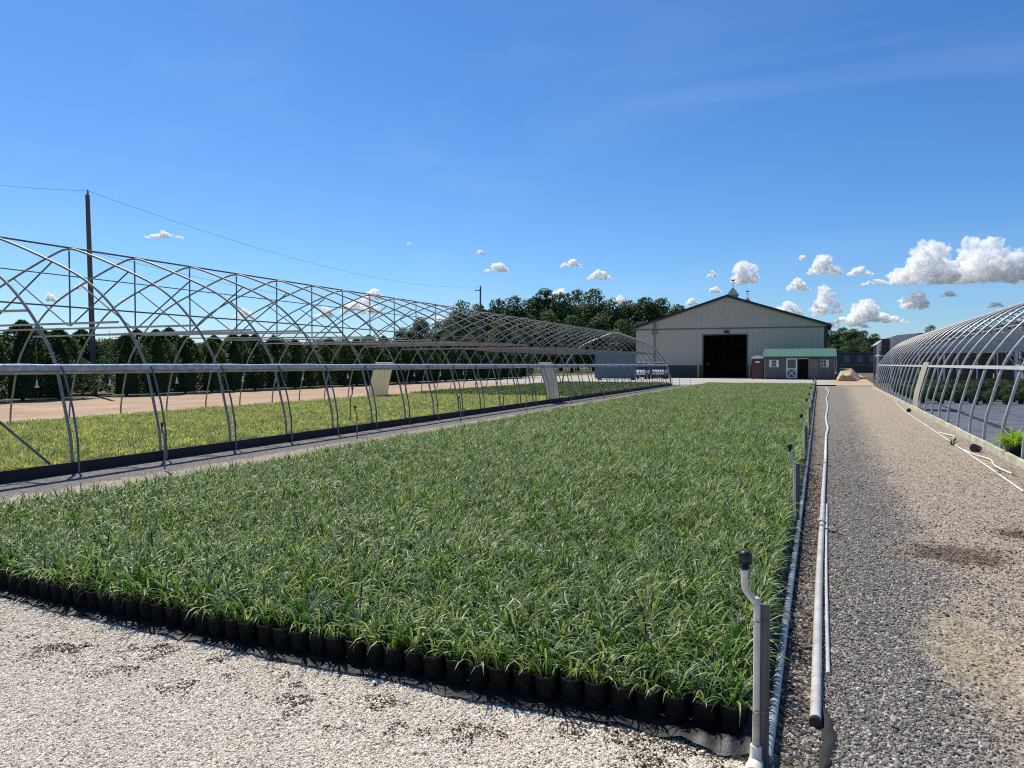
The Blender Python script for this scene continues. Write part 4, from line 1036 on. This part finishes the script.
# ------------------------------------------------------------------ clouds: real puffs far away
cm_ = bpy.data.materials.new('cloud_vapour'); cm_.use_nodes = True; n = cm_.node_tree.nodes; l = cm_.node_tree.links; n.remove(n['Principled BSDF'])
oi = n.new('ShaderNodeObjectInfo'); pv = n.new('ShaderNodeVolumeScatter'); pv.inputs['Color'].default_value = (.9995, .9995, .9995, 1); pv.inputs['Anisotropy'].default_value = .2
sc_ = n.new('ShaderNodeSeparateColor'); l.new(oi.outputs['Color'], sc_.inputs[0]); tc = n.new('ShaderNodeTexCoord'); vm = n.new('ShaderNodeVectorMath'); vm.operation = 'SCALE'
l.new(tc.outputs['Object'], vm.inputs[0]); l.new(sc_.outputs[1], vm.inputs['Scale']); no = n.new('ShaderNodeTexNoise'); no.inputs['Scale'].default_value = 1.0; no.inputs['Detail'].default_value = 5; no.inputs['Roughness'].default_value = .62
l.new(vm.outputs[0], no.inputs['Vector']); mr = n.new('ShaderNodeMapRange'); mr.inputs[1].default_value = .43; mr.inputs[2].default_value = .58; l.new(no.outputs[0], mr.inputs[0])
l.new(math_(n, l, 'MULTIPLY', mr.outputs[0], sc_.outputs[0]), pv.inputs['Density']); l.new(pv.outputs[0], n['Material Output'].inputs['Volume'])
import bmesh
ico = bmesh.new(); bmesh.ops.create_icosphere(ico, subdivisions=4, radius=1); IV = [v.co.copy() for v in ico.verts]; IF = [[v.index for v in f.verts] for f in ico.faces]; ico.free()
def cloud(px, py, w, h, seed, D=2400., flat=.35):
    q = random.Random(seed); k = D / 760; cx, cy = cam_pt(px, D); cz = 1.6 + (364 - py) * k; W_, H_ = w * k, h * k
    c = MB(); rt = Vector((math.cos(a_), math.sin(a_), 0)); fw = Vector((-math.sin(a_), math.cos(a_), 0)); n_ = max(6, int(w / h * 8 + w * .22))
    for i in range(n_):
        u = q.uniform(-1, 1); top = (1 - abs(u) ** 1.6); r = H_ * q.uniform(.09, .26) * (.5 + .7 * top)
        z = -H_ / 2 + r * .8 + q.random() * max(0, H_ * top - 1.7 * r)
        ctr = rt * (u * (W_ / 2 - r * .6)) + fw * q.uniform(-.3, .3) * H_ + Vector((0, 0, z)); b = len(c.v)
        for v in IV:
            d = mnoise.fractal(v * 1.7 + ctr * (2.2 / H_) + Vector((seed, 0, 0)), 1.0, 2.0, 5) * .62
            P_ = ctr + Vector((v.x * 1.15, v.y * 1.15, v.z)) * r * (1 + d)
            if P_.z < -H_ * .5: P_.z = -H_ * .5 + (P_.z + H_ * .5) * flat
            c.v.append((cx + P_.x, cy + P_.y, cz + P_.z))
        for f in IF: c.f.append([x + b for x in f]); c.sm.append(True); c.mi.append(0)
    o = c.build('cloud', cm_); o.color = (15.0 / H_, 5.5 / H_, 0, 1)
    md = o.modifiers.new('merge', 'REMESH'); md.mode = 'VOXEL'; md.voxel_size = max(H_ / 60, 1.0); md.use_smooth_shade = True
    return tag(o, kind='structure')
CL = [(166, 235, 40, 8), (497, 266, 26, 13), (480, 252, 8, 7), (571, 263, 23, 9), (600, 274, 28, 12), (559, 290, 14, 14), (619, 299, 20, 13), (691, 302, 16, 8), (743, 270, 28, 28), (712, 274, 13, 7), (714, 289, 16, 8),
      (823, 265, 34, 20), (797, 284, 24, 14), (801, 257, 8, 9), (859, 271, 28, 10), (876, 282, 32, 7), (926, 262, 72, 44), (985, 258, 90, 50), (913, 297, 30, 24), (947, 293, 16, 8), (826, 299, 28, 32), (786, 308, 34, 17),
      (868, 308, 40, 24), (884, 318, 50, 10), (995, 304, 20, 8), (375, 294, 24, 12), (360, 303, 42, 22), (325, 311, 20, 14), (244, 313, 24, 12), (52, 297, 14, 10), (82, 285, 14, 9), (410, 244, 7, 3), (124, 300, 12, 5), (440, 318, 16, 12), (845, 322, 50, 12)]
for i, (px, py, w, h) in enumerate(CL): cloud(px, py, w, h, 40 + i)

# ------------------------------------------------------------------ light, sky, camera
SAZ, SEL = -58, 55
w = bpy.data.worlds.new('World'); scene.world = w; w.use_nodes = True; N = w.node_tree.nodes; L = w.node_tree.links
sk = N.new('ShaderNodeTexSky'); sk.sky_type = 'NISHITA'; sk.sun_disc = False; sk.sun_elevation = R(SEL); sk.sun_rotation = R(SAZ)
sk.air_density = 1.0; sk.dust_density = .25; sk.ozone_density = 3.0; sk.altitude = 0
sx = N.new('ShaderNodeSeparateColor'); cx = N.new('ShaderNodeCombineColor'); L.new(sk.outputs[0], sx.inputs[0])
for ch, (gm, nrm, gain) in enumerate(((1.3, .68, .56), (1.14, .79, .785), (1.0, 1.0, 1.06))):   # deepen the zenith, keep the horizon pale
    a1 = N.new('ShaderNodeMath'); a1.operation = 'MULTIPLY'; a1.inputs[1].default_value = .11 / nrm; L.new(sx.outputs[ch], a1.inputs[0])
    a2 = N.new('ShaderNodeMath'); a2.operation = 'POWER'; a2.inputs[1].default_value = gm; L.new(a1.outputs[0], a2.inputs[0])
    a3 = N.new('ShaderNodeMath'); a3.operation = 'MULTIPLY'; a3.inputs[1].default_value = nrm * gain / .11; L.new(a2.outputs[0], a3.inputs[0])
    L.new(a3.outputs[0], cx.inputs[ch])
tc = N.new('ShaderNodeTexCoord'); mp = N.new('ShaderNodeMapping'); mp.inputs['Rotation'].default_value = (0, R(35), R(20)); mp.inputs['Scale'].default_value = (1.2, 5, 9)
L.new(tc.outputs['Generated'], mp.inputs[0]); cn = N.new('ShaderNodeTexNoise'); cn.inputs['Scale'].default_value = 1.3; cn.inputs['Detail'].default_value = 6; cn.inputs['Distortion'].default_value = .6
L.new(mp.outputs[0], cn.inputs['Vector']); cr_ = N.new('ShaderNodeMapRange'); cr_.inputs[1].default_value = .52; cr_.inputs[2].default_value = .85; cr_.inputs[4].default_value = .08
L.new(cn.outputs[0], cr_.inputs[0]); cmx = N.new('ShaderNodeMix'); cmx.data_type = 'RGBA'; cmx.inputs[7].default_value = (7, 8, 9, 1)
L.new(cr_.outputs[0], cmx.inputs[0]); L.new(cx.outputs[0], cmx.inputs[6]); L.new(cmx.outputs[2], N['Background'].inputs[0]); N['Background'].inputs[1].default_value = .11
sun = bpy.data.lights.new('sun', 'SUN'); sun.energy = 5.0; sun.angle = R(.53); sun.color = (1, .93, .80)
so = bpy.data.objects.new('sun', sun); COL.objects.link(so)
S_ = Vector((math.sin(R(SAZ)) * math.cos(R(SEL)), math.cos(R(SAZ)) * math.cos(R(SEL)), math.sin(R(SEL))))
so.rotation_euler = S_.to_track_quat('Z', 'Y').to_euler(); so.location = (0, 0, 30)
cam = bpy.data.cameras.new('camera'); co = bpy.data.objects.new('camera', cam); COL.objects.link(co); scene.camera = co
cam.sensor_width = 36; cam.lens = 36 * 760 / 1024; cam.clip_end = 9000; cam.clip_start = .05
co.location = (0, 0, 1.6); co.rotation_euler = (R(90 - 1.5), 0, R(22))
scene.view_settings.view_transform = 'Standard'; scene.view_settings.look = 'None'; scene.view_settings.exposure = .13; scene.view_settings.gamma = 1
scene.cycles.max_bounces = 6; scene.cycles.diffuse_bounces = 3; scene.cycles.glossy_bounces = 2; scene.cycles.transmission_bounces = 3
scene.cycles.volume_bounces = 20; scene.cycles.max_bounces = 20; scene.cycles.filter_width = 1.1
scene.cycles.use_denoising = False
scene.cycles.denoiser = 'OPENIMAGEDENOISE'
scene.cycles.denoising_prefilter = 'ACCURATE'; scene.cycles.denoising_input_passes = 'RGB_ALBEDO_NORMAL'
